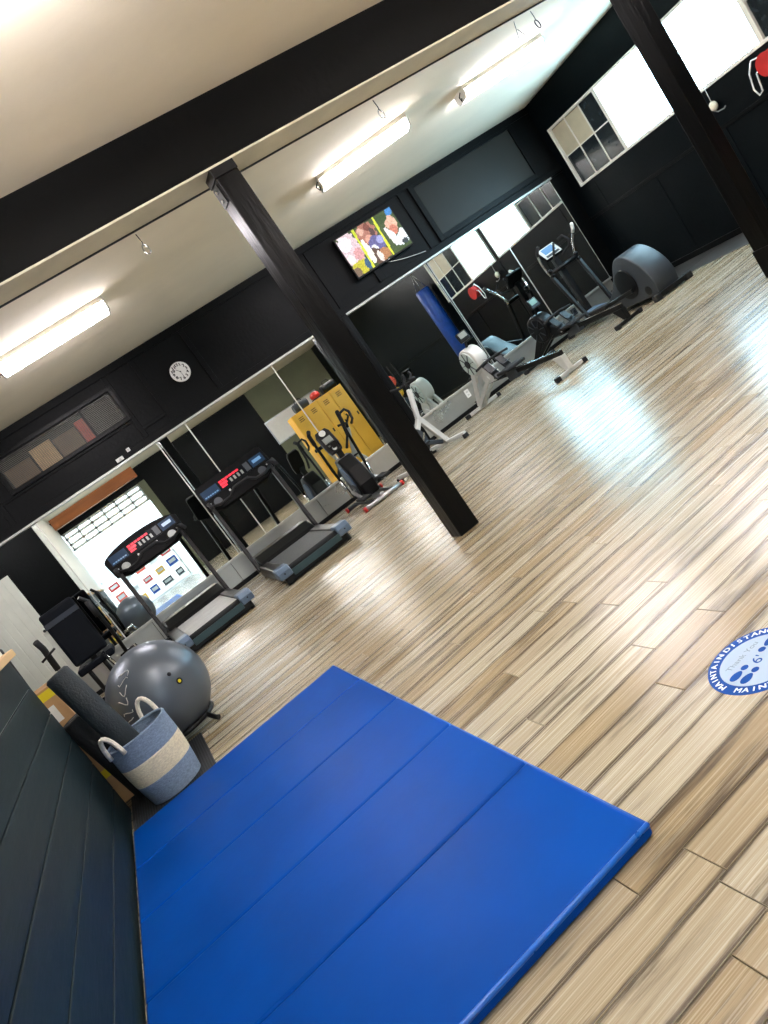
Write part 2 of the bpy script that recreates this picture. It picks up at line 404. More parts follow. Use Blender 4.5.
batten(XA, XR, 2.90, 2.985, .02)
for x in (-.62, 1.10, 1.47, 2.16, 3.55, 4.05): batten(x-.03, x+.03, 2.075, 2.90, .018)
batten(4.70, 4.80, 2.075, 2.26, .03); batten(5.60, 5.70, 2.075, 2.90, .02); batten(5.78, 5.86, 2.075, 2.90, .035)
batten(7.64, 7.72, 2.075, 2.90, .035); batten(5.86, 7.64, 2.86, 2.90, .035); batten(5.86, 7.64, 2.075, 2.15, .035)
batten(1.13, 1.44, 2.16, 2.20, .015); batten(-.6, 1.07, 2.30, 2.33, .015)
G().box(5.86, 7.64, YB-UW-.008, YB-UW+.001, 2.15, 2.86).build('recessed_panel', 'lamplit_panel', wb)
G().box(1.13, 1.44, YB-UW-.004, YB-UW+.001, 2.20, 2.88).build('recessed_panel', 'black_wall', wb)
# pilaster between the two mirror groups and dark strip at the corner
G().box(3.55, 4.05, YB-.06, YB+.013, 0, 1.97).build('pilaster', 'black_wall', wb, bev=.004)
for i in range(4): G().box(3.60+i*.115, 3.655+i*.115, YB-.076, YB-.059, .06, 1.97).build('rib', 'black_wood', wb, bev=.004)
G().box(7.85, XR, YB-.012, YB+.013, .05, 1.97).build('corner_strip', 'black_wall', wb)
bb = struct(G().box(XA, 3.55, YB-.03, YB+.013, 0, .052).box(4.05, XR, YB-.03, YB+.013, 0, .052), 'baseboard_back', 'black_plastic', 'black baseboard under the steel kick panels', 'baseboard', bev=.003)
# steel kick panels, each its own thing of the setting
kp = [(-2.55, -1.3), (-1.3, -.12), (-.12, 1.0), (1.0, 2.32), (2.32, 3.54), (4.06, 5.25), (5.25, 6.5), (6.5, 7.85)]
tr = struct(G().box(XA, 3.55, YB-.045, YB+.013, .312, .343).box(4.05, 7.86, YB-.045, YB+.013, .312, .343), 'trim_2', 'alu_trim', 'metal rail along the foot of the mirrors', 'trim', bev=.003)
for a, b in kp: G().box(a+.003, b-.003, YB-.02, YB+.012, .054, .311).build('kick_panel', 'steel_panel', tr, bev=.002)
tt = struct(G().box(XA, 3.55, YB-.052, YB+.013, 1.966, 1.993).box(4.05, 7.86, YB-.052, YB+.013, 1.965, 1.993), 'trim_3', 'alu_trim', 'pale metal channel along the top edge of the mirrors', 'trim', bev=.003)
# mirrors
ms = [(-2.56, -.45, 'leftmost mirror sheet behind the navy padded machine'), (-.45, 1.15, 'wide mirror sheet behind the left treadmill'), (1.15, 1.555, 'narrow mirror strip just left of the second treadmill console'),
      (1.555, 2.845, 'mirror sheet between the second treadmill and the stepper'), (2.845, 3.545, 'mirror sheet showing yellow lockers, left of the wooden post'),
      (4.055, 5.44, 'mirror sheet below the television showing a blue punching bag'), (5.46, 6.67, 'mirror sheet behind the black rowing machine'), (6.67, 7.845, 'mirror sheet nearest the right corner, behind the elliptical')]
for a, b, lab in ms:
    o = thing('wall_mirror', lab, 'mirror', ((a+b)/2, YB-.033, .343), group='mirrors along the back wall'); w = (b-a)/2
    o.rotation_euler = (math.radians(-1.15), 0, 0)   # leaning back a little against the wall
    G().box(-w+.003, w-.003, 0, .010, 0, 1.622).build('glass', 'mirror', o)
    G().box(-w, -w+.009, -.004, .0105, 0, 1.622).build('edge_strip', 'alu_trim', o)
    G().box(w-.005, w, -.003, .0105, 0, 1.622).build('edge_strip', 'alu_trim', o)

# ---- right wall with two windows
WZ0, WZ1 = 1.63, 2.54
W1 = (6.98, 9.15); W2 = (4.72, 6.86)
g = G()
for a in ((YR, W2[0], 0, 3.4), (W2[1], W1[0], 0, 3.2), (W1[1], YB+.2, 0, 3.1), (W2[0], W2[1], 0, WZ0), (W2[0], W2[1], WZ1, 3.2), (W1[0], W1[1], 0, WZ0), (W1[0], W1[1], WZ1, 3.1)):
    g.box(XR, XR+.2, a[0], a[1], a[2], a[3])
wr = struct(g, 'wall_right', 'black_wall_r', 'black right wall with two bright windows', 'wall')
G().box(XR-.02, XR+.001, YR, YB, 1.155, 1.20).build('chair_rail', 'black_wood', wr, bev=.004)
for y in (9.1, 7.95, 6.75, 5.4): G().box(XR-.008, XR+.001, y-.02, y+.02, .12, 1.155).build('batten', 'black_wall_r', wr, bev=.003)
for y in (8.9, 6.9): G().box(XR-.006, XR+.001, y-.015, y+.015, 1.2, 1.60).build('batten', 'black_wall_r', wr, bev=.003)
struct(G().box(XR-.03, XR+.001, YR, YB-.05, 0, .075), 'baseboard_right', 'black_wood', 'black baseboard of the right wall', 'baseboard', bev=.004)
def window(name, y0, y1, ysplit, panes_hi, label):
    """frame in the wall opening, one paned sash and one half with daylit vertical blind slats; y decreasing = to the viewer"""
    w = struct(G().box(XR-.025, XR+.10, y0, y0+.035, WZ0, WZ1).box(XR-.025, XR+.10, y1-.035, y1, WZ0, WZ1).box(XR-.025, XR+.10, y0+.035, y1-.035, WZ0, WZ0+.035).box(XR-.025, XR+.10, y0+.035, y1-.035, WZ1-.035, WZ1).box(XR-.02, XR+.08, ysplit-.03, ysplit+.03, WZ0+.035, WZ1-.035), name, 'white_paint', label, 'window', bev=.004)
    pa, pb = (ysplit+.03, y1-.035) if panes_hi else (y0+.035, ysplit-.03)
    ba, bb_ = (y0+.035, ysplit-.03) if panes_hi else (ysplit+.03, y1-.035)
    za, zb = WZ0+.035, WZ1-.035
    sw, sh = (pb-pa)/3, (zb-za)/2
    for i in range(3):
        for j in range(2):
            board = (j == 1 and ((i >= 1) if panes_hi else (i <= 1)))  # upper panes that carry the painted ceiling reflection
            G().box(XR+.012, XR+.02, pa+i*sw+.008, pa+(i+1)*sw-.008, za+j*sh+.008, za+(j+1)*sh-.008).build('pane', 'pane_reflection' if board else 'pane_glass', w)
    for i in (1, 2): G().box(XR, XR+.03, pa+i*sw-.008, pa+i*sw+.008, za, zb).build('mullion', 'white_paint', w)
    G().box(XR, XR+.03, pa, pb, za+sh-.008, za+sh+.008).build('mullion', 'white_paint', w)
    G().box(XR+.021, XR+.03, pa, pb, za, zb).build('backing', 'black_wall', w)
    n = 9; s = (bb_-ba)/n
    for i in range(n): G().box(XR+.03, XR+.034, ba+i*s+.013, ba+(i+1)*s-.013, za+.01, zb-.01).build('blind_slat', 'blind', w)
    G().box(XR+.05, XR+.06, ba, bb_, za, zb).build('backing', 'blind_shade', w)  # brown sheet that paints the shading lines between the slats
    return w
window('window_1', W1[0], W1[1], 8.10, True, 'window by the back corner, half paned glass, half bright blinds')
window('window_2', W2[0], W2[1], 5.90, False, 'window right of the far post with bright vertical blinds')

# ---- rear of the room (seen in the mirrors): opening to the daylit yard
rw = struct(G().box(1.75, 5.6, YR-.2, YR, 0, 3.4).box(-1.5, 1.75, YR-.2, YR, 2.90, 3.4), 'wall_rear', 'black_wall', 'black rear wall beside the wide daylit doorway', 'wall')
G().box(5.6, XR+.2, YR-.2, YR, 0, 3.4).build('olive_panel', 'olive_wall', rw)
G().box(1.66, 1.86, YR, YR+.06, 0, 2.90).build('door_jamb', 'olive_wall', rw, bev=.004)
for z in (2.36, 2.52, 2.70, 2.84): G().box(-.74, 1.66, YR-.1, YR-.04, z, z+.06).build('transom_rail', 'white_paint', rw)
for i in range(7): G().box(-.72+i*.39, -.67+i*.39, YR-.1, YR-.04, 2.36, 2.90).build('transom_post', 'white_paint', rw)
struct(G().box(XL, 1.72, -2.9, -2.65, 3.0, 3.35), 'trim_4', 'wood_orange', 'orange-brown timber beam near the rear doorway', 'beam', bev=.004)
struct(G().box(-9, 12, -14, YR-.2, -.16, -.02), 'ground', 'asphalt', 'pale paved yard outside the rear doorway', 'ground')
yw = struct(G().box(-6, 7, -8.3, -8.0, -.02, 3.4), 'wall_yard', 'white_paint', 'sunlit white wall across the yard', 'wall')
G().box(-1.6, .2, -8.0, -7.96, 1.3, 1.75).build('grey_panel', 'pale_grey', yw)

# ---- posts under the beam
def post(x, lab):
    p = thing('wooden_post', lab, 'post', (x, YE+.08, 0), group='black posts under the beam')
    p['kind'] = 'structure'
    G().box(-.08, .08, -.08, .08, 0, 2.66).build('shaft', 'black_wood', p, bev=.007)
    G().box(-.086, .086, -.079, .086, 2.66, 2.722).build('cap_plate', 'black_metal', p, bev=.004)
    G().box(-.09, -.081, -.05, .06, 2.52, 2.64).build('bracket', 'black_metal', p)
    for z in (2.55, 2.61): G().cyl((-.10, 0, z), (-.09, 0, z), .012, 8).build('bolt', 'chrome', p)
    return p
post(1.857, 'square black wooden post standing in the middle of the floor')
p2_ = post(5.36, 'square black wooden post in front of the bright windows')
G().box(-.09, .09, -.09, .09, 0, .24).build('base_collar', 'black_wood', p2_, bev=.006)

# ================================================================ THINGS
# ---- folding mat
t = thing('folding_mat', 'large blue vinyl folding exercise mat lying flat on the floor', 'mat', (-.095, 2.765, 0))
ys = [1.462, 2.0, 2.53, 3.07, 3.58, 4.072]
for a, b in zip(ys[:-1], ys[1:]):
    o = G().box(-.637, .645, a-2.765+.0012, b-2.765-.0012, 0, .037).build('mat_panel', 'mat_blue', t, bev=.012, seg=3)
G().tube([(-.634, 1.466-2.765, .030), (.642, 1.466-2.765, .030)], .007, 8).build('piping', 'mat_piping', t)
G().tube([(.641, 1.464-2.765, .030), (.641, 4.07-2.765, .030)], .005, 8).build('piping', 'mat_piping', t)

# ---- floor sticker
t = thing('floor_sticker', 'round blue and white distance-marker sticker on the plank floor', 'sticker', (1.126, 1.616, 0))
R = .14
G().lathe([(R, .0002), (R, .0009)], 64).build('disc', 'sticker_blue', t)
G().lathe([(R*.76, .0009), (R*.76, .0014)], 64).build('inner_disc', 'sticker_white', t)
def arc_text(body, r, a_mid, span, size, top=True):
    g = G(); n = len(body)
    for i, ch in enumerate(body):
        if ch == ' ': continue
        f = i/(n-1)-.5
        a = a_mid-f*span if top else a_mid+f*span
        vs, fs = text_mesh(ch, size)
        rot = a-PI/2 if top else a+PI/2
        M = Matrix.Translation((r*math.cos(a), r*math.sin(a), .0016)) @ Matrix.Rotation(rot, 4, 'Z')
        g.add([(x*1.12, y, 0) for x, y, z in vs], fs, False, M)
        for dx in (.0009, -.0009): g.add([(x*1.12+dx, y, abs(dx)*.1+dx*.05) for x, y, z in vs], fs, False, M)
    return g
for top, sg in ((True, 1), (False, -1)):
    for w_, dm in (('MAINTAIN', .74), ('DISTANCE', -.74)):
        arc_text(w_, R*.88, sg*PI/2 + (dm if top else -dm), 1.24, .025, top).build('lettering', 'sticker_text', t, fixn=False)
def flat_text(body, size, x, y, m, sx=1.):
    g = G(); vs, fs = text_mesh(body, size); g.add([(a*sx, b, 0) for a, b, c in vs], fs, False, Matrix.Translation((x, y, .0017))); return g.build('lettering', m, t, fixn=False)
flat_text('Thank You', .026, 0, .055, 'sticker_grey', 1.1)
flat_text("6'", .045, 0, .0, 'sticker_blue', 1.1)
def foot(x, y, s):
    g = G(); n = 20
    sole = [(x+s*(.012+.022*math.cos(2*PI*k/n)), y+.0135*math.sin(2*PI*k/n)*(1+.15*math.cos(2*PI*k/n))) for k in range(n)]
    heel = [(x+s*(-.024+.011*math.cos(2*PI*k/n)), y+.0105*math.sin(2*PI*k/n)) for k in range(n)]
    for poly in (sole, heel): g.add([(a, b, .0017) for a, b in poly], [tuple(range(n))])
    return g.build('footprint', 'sticker_blue', t)
for s in (-1, 1):
    foot(s*.062, .017, s); foot(s*.062, -.019, s)

# ---- ceiling lamps
def lamp(x, y, rz, lab):
    z = zc(y)
    o = thing('ceiling_light', lab, 'light', (x, y, z), rz, 'fluorescent ceiling lights')
    G().box(-.53, .53, -.135, .135, -.04, .012).build('housing', 'lamp_white', o, bev=.006)
    G().prism([(-.125, -.038), (-.125, -.075), (-.095, -.112), (.095, -.112), (.125, -.075), (.125, -.038)], -.51, .51).build('diffuser', 'diffuser', o, bev=.008)
    for s in (-1, 1): G().prism([(-.132, -.036), (-.132, -.078), (-.10, -.118), (.10, -.118), (.132, -.078), (.132, -.036)], s*.51, s*.53).build('end_cap', 'lamp_white', o, bev=.003)
    G().tube([(-.53, -.05, -.03), (-.57, -.06, -.07), (-.55, -.03, -.11), (-.53, -.02, -.08)], .006, 6).build('wire', 'black_plastic', o)
    return o
def fill_lamp(x, y, lab):
    """added unseen fill light on two rods, open at the top so that it also lights the ceiling"""
    z = zc(y)-.16
    o = thing('fill_light', lab, 'light', (x, y, z), 0, 'fill lights added to the front bay')
    G().box(-.55, .55, -.03, .03, -.02, .02).build('housing', 'lamp_white', o, bev=.006)
    for s in (-1, 1):
        G().cyl((-.54, s*.07, 0), (.54, s*.075, 0), .033, 12).build('tube', 'diffuser', o)
        G().box(s*.56-.015, s*.56+.015, -.10, .10, -.03, .03).build('end_cap', 'lamp_white', o, bev=.004)
        G().cyl((s*.4, 0, .02), (s*.4, 0, .165), .006, 8).build('rod', 'silver', o)
    return o
lamp(.71, 7.1, math.radians(-4), 'fluorescent ceiling light at the left edge, above the clock')
lamp(4.19, 7.07, math.radians(-20), 'fluorescent ceiling light right of the post, above the television')
lamp(6.06, 7.0, math.radians(-11), 'fluorescent ceiling light nearest the windows')
for x, y, l_ in ((.9, 2.7, 'left added fill light of the row nearest the beam'), (3.9, 2.7, 'middle added fill light of the row nearest the beam'), (6.4, 2.7, 'right added fill light of the row nearest the beam'),
                 (.9, .9, 'left added fill light above the viewer'), (3.9, .9, 'middle added fill light of the second row'), (6.4, .9, 'right added fill light of the second row')): fill_lamp(x, y, l_)  # unseen lamps, added to brighten the front ceiling and near floor
lamp(-1.6, 6.6, 0, 'added fill light in the left recess by the white door')  # unseen lamp, added to brighten the white door

# ---- hooks under the beam
def hook(x, wire, lab):
    o = thing('carabiner_hook', lab, 'hook', (x, 4.855, 2.70), group='hooks hanging behind the beam')
    G().tube([(0, 0, 0), (.004, 0, -.05), (.002, 0, -.075)], .003, 6).build('strap', 'black_plastic', o)
    G().tube([(.0+.018*math.sin(2*PI*k/16), .004*math.cos(2*PI*k/16), -.105+.034*math.cos(2*PI*k/16)) for k in range(16)], .0045, 6, True).build('ring', 'chrome' if not wire else 'black_metal', o)
    if wire: G().tube([(-.16, .02, .0), (-.20, .02, -.12), (-.13, .02, -.13), (-.17, .02, -.06)], .002, 5).build('wire', 'black_plastic', o)
hook(1.255, False, 'steel carabiner hanging from the beam left of the middle post')
hook(3.17, False, 'steel carabiner hanging from the beam right of the middle post')
hook(4.72, True, 'black hook with bent wire hanging from the beam near the windows')

# ---- television
t = thing('television', 'flat television showing a football match, high on the back wall', 'television', (4.91, 9.255, 2.535))
G().box(-.475, .475, -.02, .012, -.29, .29).build('bezel', 'black_plastic', t, bev=.006)
G().box(-.09, .09, .012, .062, -.1, .1).build('wall_mount', 'black_metal', t)
NX, NY = 72, 42
g = G(); cols = []
def C(r, gg, b): return (*hexc(r, gg, b), 1)
blobs = [  # (cx, cy, rx, ry, colour) painted in order, y up
    (.5, .5, 1, 1, (70, 84, 52)), (.13, .62, .17, .45, (214, 190, 196)), (.10, .80, .10, .18, (236, 226, 236)), (.20, .45, .07, .16, (206, 150, 150)), (.06, .42, .05, .12, (232, 220, 214)),
    (.12, .16, .18, .16, (186, 178, 60)), (.24, .14, .05, .14, (60, 90, 120)), (.04, .1, .06, .12, (120, 100, 84)),
    (.47, .78, .16, .26, (168, 112, 96)), (.40, .86, .05, .09, (214, 170, 150)), (.52, .88, .05, .10, (120, 70, 60)), (.46, .62, .06, .10, (206, 150, 130)), (.56, .72, .04, .10, (84, 60, 58)),
    (.53, .42, .13, .22, (96, 92, 140)), (.60, .48, .06, .10, (150, 150, 196)), (.46, .36, .05, .10, (222, 220, 226)), (.42, .18, .10, .2, (90, 68, 58)), (.55, .14, .10, .14, (170, 118, 84)), (.47, .14, .04, .14, (220, 210, 200)),
    (.35, .36, .05, .32, (232, 226, 214)), (.88, .66, .09, .2, (222, 172, 148)), (.86, .50, .07, .12, (196, 120, 100)), (.80, .32, .05, .2, (226, 226, 222)), (.90, .22, .11, .14, (216, 220, 222)), (.97, .36, .05, .10, (232, 232, 230)), (.93, .14, .05, .06, (60, 66, 70)), (.76, .48, .03, .18, (230, 226, 220)), (.95, .93, .06, .10, (70, 130, 190)), (.78, .86, .10, .10, (60, 78, 44))]
for j in range(NY):
    for i in range(NX):
        u, v = (i+.5)/NX, (j+.5)/NY; c = (70, 84, 52)
        for cx, cy, rx, ry, cc in blobs:
            w_ = .25*math.sin(u*41+cy*50)*math.sin(v*37+cx*60)
            if ((u-cx)/rx)**2+((v-cy)/ry)**2 < 1+w_: c = cc
        for x0 in (.30, .665):
            if abs(u-x0+(.5-v)*.03) < .017: c = (206, 214, 60)
        f = random.uniform(.88, 1.08); c = tuple(min(255, q*f) for q in c)
        x0, x1, z0, z1 = -.46+.92*i/NX, -.46+.92*(i+1)/NX, -.265+.54*j/NY, -.265+.54*(j+1)/NY
        g.add([(x0, -.0215, z0), (x1, -.0215, z0), (x1, -.0215, z1), (x0, -.0215, z1)], [(0, 1, 2, 3)]); cols += [C(*c)]*4
me = g.mesh('screen'); ca = me.color_attributes.new('col', 'FLOAT_COLOR', 'CORNER'); ca.data.foreach_set('color', [q for c in cols for q in c]); me.materials.append(MATS['tv_picture'])
o = bpy.data.objects.new('screen', me); COL.objects.link(o); o.parent = t
G().box(.03, .055, -.024, -.02, -.284, -.274).build('maker_badge', 'pale_grey', t)
o = G().tube([(4.93, 9.305, 2.25), (5.05, 9.285, 2.20), (5.2, 9.282, 2.155), (5.35, 9.282, 2.12), (5.5, 9.285, 2.09)], .004, 6).build('power_cable', 'white_plastic'); tag(o, 'thin white cable trailing from the television to the mirror top', 'cable')

# ---- clock
t = thing('wall_clock', 'round white wall clock with black numerals', 'clock', (1.87, YB-UW, 2.49))
RX = Matrix.Rotation(PI/2, 4, 'X')
G().lathe([(.118, 0), (.122, .012), (.118, .026), (.110, .028), (.110, .02)], 40, RX).build('rim', 'white_plastic', t)
G().lathe([(.110, .012), (.110, .018)], 40, RX).build('face', 'white_plastic', t)
for h in range(1, 13):
    a = PI/2-h*PI/6; vs, fs = text_mesh(str(h), .05); gn = G()
    for k in (-1, 0, 1): gn.add([(x+.084*math.cos(a)+k*.003, -.0215-.0002*k, z+.084*math.sin(a)) for x, z, _ in vs], fs)
    gn.build('numeral', 'black_plastic', t, fixn=False)
for a, L, w in ((2.25, .055, .010), (PI*1.5+.05, .075, .007)):
    G().bar((0, -.024, 0), (L*math.cos(a), -.024, L*math.sin(a)), .003, w, (0, -1, 0)).build('clock_hand', 'black_plastic', t)
G().lathe([(.008, .018), (.008, .027)], 12, RX).build('hub', 'black_plastic', t)

# ---- mesh-fronted vent opening in the wall
t = thing('vent_grille', 'long wire-mesh vent with black frame high on the left of back wall', 'vent', (.325, YB-UW, 2.5625))
hw, hh = .725, .1775
for a in ((-hw-.05, hw+.05, hh, hh+.045), (-hw-.05, hw+.05, -hh-.045, -hh), (-hw-.05, -hw, -hh, hh), (hw, hw+.05, -hh, hh), (.32, .345, -hh, hh)):
    G().box(a[0], a[1], -.028, .004, a[2], a[3]).build('frame_bar', 'black_wood', t, bev=.003)
g = G(); gv = G()
n = 20
for i in range(1, n): g.box(-hw, hw, .006, .009, -hh+2*hh*i/n-.0022, -hh+2*hh*i/n+.0022)
for i in range(1, 60): gv.box(-hw+2*hw*i/60-.0016, -hw+2*hw*i/60+.0016, .009, .012, -hh, hh)
g.build('mesh_wires', 'wire_grey', t); gv.build('mesh_wires', 'charcoal', t)
for x0, x1, z1, m_, lab in ((-.38, -.06, 2.60, 'carton_dark', 'brown carton at the left end behind the vent mesh'), (-.04, .22, 2.65, 'wood_pale', 'pale wooden box behind the vent mesh'), (.24, .52, 2.62, 'carton_dark', 'brown carton in the middle behind the vent mesh'), (.54, .66, 2.65, 'orange_red', 'narrow orange-red carton behind the vent mesh')):
    o = thing('storage_box', lab, 'box', ((x0+x1)/2, YB+.12, VZ0)); w = (x1-x0)/2; h = z1-VZ0
    G().box(-w, w, -.07, .07, 0, h).build('body', m_, o, bev=.004)
    G().box(-w, w, -.071, .071, h, h+.012).build('lid', m_, o, bev=.003)

# ---- small wall fittings
t = thing('power_outlet', 'white outlet plate on the steel panel by the white rowing machine', 'outlet', (4.88, YB-.021, .23))
G().box(-.035, .035, -.006, 0, -.055, .055).build('plate', 'white_plastic', t, bev=.003)
for z in (-.022, .022): G().box(-.015, .015, -.008, -.006, z-.012, z+.012).build('socket', 'pale_grey', t)
t = thing('power_outlet', 'dark outlet box on the panel behind the elliptical', 'outlet', (7.0, YB-.021, .25))
G().box(-.04, .04, -.03, 0, -.05, .05).build('plate', 'charcoal', t, bev=.004); G().box(-.015, .015, -.033, -.03, -.02, .02).build('socket', 'black_plastic', t)
t = thing('motion_sensor', 'small white sensor on the wall above the left mirror', 'sensor', (.70, YB-UW-.018, 2.03))
G().box(-.045, .045, -.03, 0, -.022, .022).build('body', 'white_plastic', t, bev=.006); G().sphere((0, -.03, -.004), .014, 12, 8).build('lens', 'pale_grey', t)
t = thing('junction_plate', 'little square white junction plate on the back wall beside the sensor', 'plate', (.84, YB-UW-.018, 2.07))
G().box(-.022, .022, -.012, 0, -.022, .022).build('body', 'white_plastic', t, bev=.004); G().box(-.012, .012, -.014, -.012, -.012, .012).build('cover', 'pale_grey', t)
t = thing('blind_pull', 'brass blind-cord weight hanging below the right-hand window', 'cord', (XR-.05, 6.70, WZ0))
G().tube([(.01, 0, .04), (0, 0, -.15)], .004, 6).build('cord', 'white_plastic', t); G().sphere((0, 0, -.20), .055, 16, 10, (.6, 1, 1)).build('weight', 'cream_paint', t); G().tube([(0, .02, -.25), (0, -.02, -.28), (0, -.10, -.29), (0, -.13, -.275)], .008, 6).build('cleat', 'silver', t)
t = thing('wall_reel', 'red hose reel with white cable at right edge of photo', 'reel', (XR-.10, 5.86, 1.45))
G().cyl((-.06, 0, 0), (.06, 0, 0), .11, 20).build('drum', 'red', t); G().cyl((.06, 0, 0), (.10, 0, 0), .03, 10).build('axle', 'black_metal', t)
for x in (-.06, .06): G().cyl((x-.005, 0, 0), (x+.005, 0, 0), .12, 20).build('flange', 'red', t)
G().tube([(0, .06, .10), (-.02, .16, .12), (-.02, .24, .02), (-.02, .28, -.14), (-.02, .25, -.22), (-.02, .20, -.20), (-.02, .17, -.02), (-.02, .12, .0)], .009, 6).build('cable', 'white_plastic', t)
t = thing('floor_runner', 'dark grey runner strip along the foot of the right wall', 'runner', (7.62, 6.9, 0))
for i in range(3): G().box(-.46, .44, -1.95+i*1.3+.003, -.65+i*1.3-.003, 0, .005).build('tile', 'grey_lino', t, bev=.001)

# ---- treadmills  (local +y to the mirror, console faces -y)
def treadmill(loc, rz, lab, arched, belt_m, cap_m):
    t = thing('treadmill', lab, 'treadmill', loc, rz, 'treadmills facing the mirrors')
    G().box(-.37, .37, -.80, .82, .012, .125).build('frame', 'black_metal', t, bev=.006)  # frame carried down almost to the floor, its black standing for shade underneath
    for s in (-1, 1):
        G().box(*sorted((s*.40, s*.285)), -.72, .62, .10, .175).build('side_rail', 'black_plastic', t, bev=.012)
        c = G().prism([(-.88, .085), (-.88, .15), (-.85, .195), (-.66, .195), (-.66, .085)], *sorted((s*.425, s*.285))).build('end_cap', cap_m, t, bev=.012)
        G().cyl((s*.36, -.882, .13), (s*.36, -.875, .13), .008, 8).build('screw', 'black_plastic', c)
        G().cyl((s*.36, -.78, .0), (s*.36, -.78, .085), .022, 10).build('foot', 'black_rubber', t)
        G().cyl((s*.30, .74, .0), (s*.30, .74, .08), .03, 10).build('foot', 'black_rubber', t)
    G().box(-.285, .285, -.80, .55, .125, .165).build('running_belt', belt_m, t, bev=.01)
    G().cyl((-.285, -.80, .130), (.285, -.80, .130), .036, 16).build('roller', 'black_rubber', t)
    G().box(-.285, .285, -.872, -.858, .06, .125).build('rear_skirt', 'teal_dark', t, bev=.004)
    G().prism([(.30, .165), (.36, .20), (.52, .27), (.78, .27), (.86, .17), (.86, .09), (.30, .09)], -.37, .37).build('motor_cover', 'black_plastic', t, bev=.02)
    G().box(-.16, .16, .345, .35, .175, .19).build('maker_badge', 'silver', t)
    for s in (-1, 1):
        G().bar((s*.40, .40, .12), (s*.40, .60, 1.02), .045, .075, (0, 1, .2)).build('upright', 'black_metal', t, bev=.008)
        G().cyl((s*.40, .60, 1.00), (s*.40, .60, 1.04), .03, 12).build('upright_collar', 'silver', t)
        G().tube([(s*.40, .60, 1.04), (s*.42, .50, 1.04), (s*.42, .36, 1.02), (s*.42, .26, .99)], .02, 10).build('side_handle', 'black_rubber', t)
    hb = [(-.40, .57, 1.00), (-.30, .50, .97), (-.17, .44, .98), (-.09, .42, 1.04), (.09, .42, 1.04), (.17, .44, .98), (.30, .50, .97), (.40, .57, 1.00)]
    G().tube(hb, .017, 10).build('handlebar', 'black_rubber', t)
    # console: slab leaning back, built in the (x, height) plane
    tilt = Matrix.Translation((0, .56, .97)) @ Matrix.Rotation(math.radians(-22), 4, 'X')
    if arched:
        top = [(.47*math.cos(a), .20+.115*math.sin(a)) for a in [PI*i/14 for i in range(15)]]
    else:
        top = [(.44, .30), (.42, .32), (-.42, .32), (-.44, .30)]
    poly = [(-.45, .0), (-.30, -.06), (.30, -.06), (.45, .0)] + top
    co = G().prism(poly, 0, .07, 'y', tilt).build('console', 'console_black', t, bev=.012)
    def pan(x0, x1, z0, z1, m_, d=-.004, nm='panel'): return G().box(x0, x1, d, .001, z0, z1, tilt).build(nm, m_, co, bev=.001)
    pan(-.42, .42, .115, .245, 'screen_dark', -.003, 'display_glass')
    pan(-.41, -.20, .125, .235, 'panel_blue', -.005, 'display'); pan(.24, .41, .125, .235, 'panel_blue', -.005, 'display')
    for i in range(6): pan(-.17+i*.045, -.133+i*.045, .205, .228, 'led_red', -.006, 'red_digits')
    pan(-.17, -.08, .165, .198, 'led_red', -.006, 'red_digits'); pan(-.17, -.10, .135, .158, 'led_red', -.006, 'red_digits')
    for i in range(4): pan(-.05+i*.05, -.025+i*.05, .14, .19, 'lcd_grey', -.005, 'key_column')
    pan(.16, .22, .13, .235, 'charcoal', -.005, 'keypad'); pan(.27, .38, .165, .205, 'lcd_blue', -.006, 'display')
    for i in range(6): pan(-.395+i*.03, -.372+i*.03, .14, .155, 'lcd_blue', -.006, 'key')
    for x in (-.30, .30): G().cyl(tuple(tilt @ Vector((x, -.004, .04))), tuple(tilt @ Vector((x, .03, .04))), .05, 16).build('cup_holder', 'lcd_grey' if arched else 'charcoal', co)
    for x in (-.12, .0, .12): G().cyl(tuple(tilt @ Vector((x, -.012, .07))), tuple(tilt @ Vector((x, .01, .07))), .012, 10).build('button', 'pale_grey', co)
    return t
treadmill((.35, 8.33, 0), math.radians(1.5), 'left treadmill with arched console and grey belt coloured as daylit', True, 'belt_daylit', 'slate_blue')
treadmill((1.50, 8.02, 0), math.radians(-2), 'right treadmill with flat-topped console and dark belt', False, 'belt', 'slate_blue')

# ---- upright stepper with red-tipped base
t = thing('stepper_machine', 'black upright stepper machine with red-tipped base bars left of the post', 'stepper', (2.62, 8.30, 0), math.radians(-4))
for y, w in ((-.42, .24), (.42, .24)):
    G().tube([(-w, y, .035), (w, y, .035)], .026, 12).build('base_bar', 'silver' if y < 0 else 'charcoal', t)
    for s in (-1, 1): G().cyl((s*(w+.03), y, .034), (s*w, y, .034), .03, 12).build('end_cap', 'red', t)
G().bar((0, -.42, .06), (0, .42, .06), .06, .05).build('base_beam', 'silver', t, bev=.006)
G().bar((-.13, -.40, .055), (-.13, .35, .055), .03, .03).build('base_rail', 'charcoal', t); G().bar((.13, -.40, .055), (.13, .35, .055), .03, .03).build('base_rail', 'charcoal', t)
G().prism([(-.12, .08), (-.16, .25), (-.08, .46), (.05, .60), (.20, .62), (.30, .45), (.32, .08)], -.10, .10).build('body_shell', 'black_plastic', t, bev=.03, seg=3)
G().prism([(-.06, .26), (-.03, .40), (.06, .52), (.16, .52), (.20, .40), (.10, .28)], -.112, .112).build('shell_inlay', 'slate_blue', t, bev=.01)
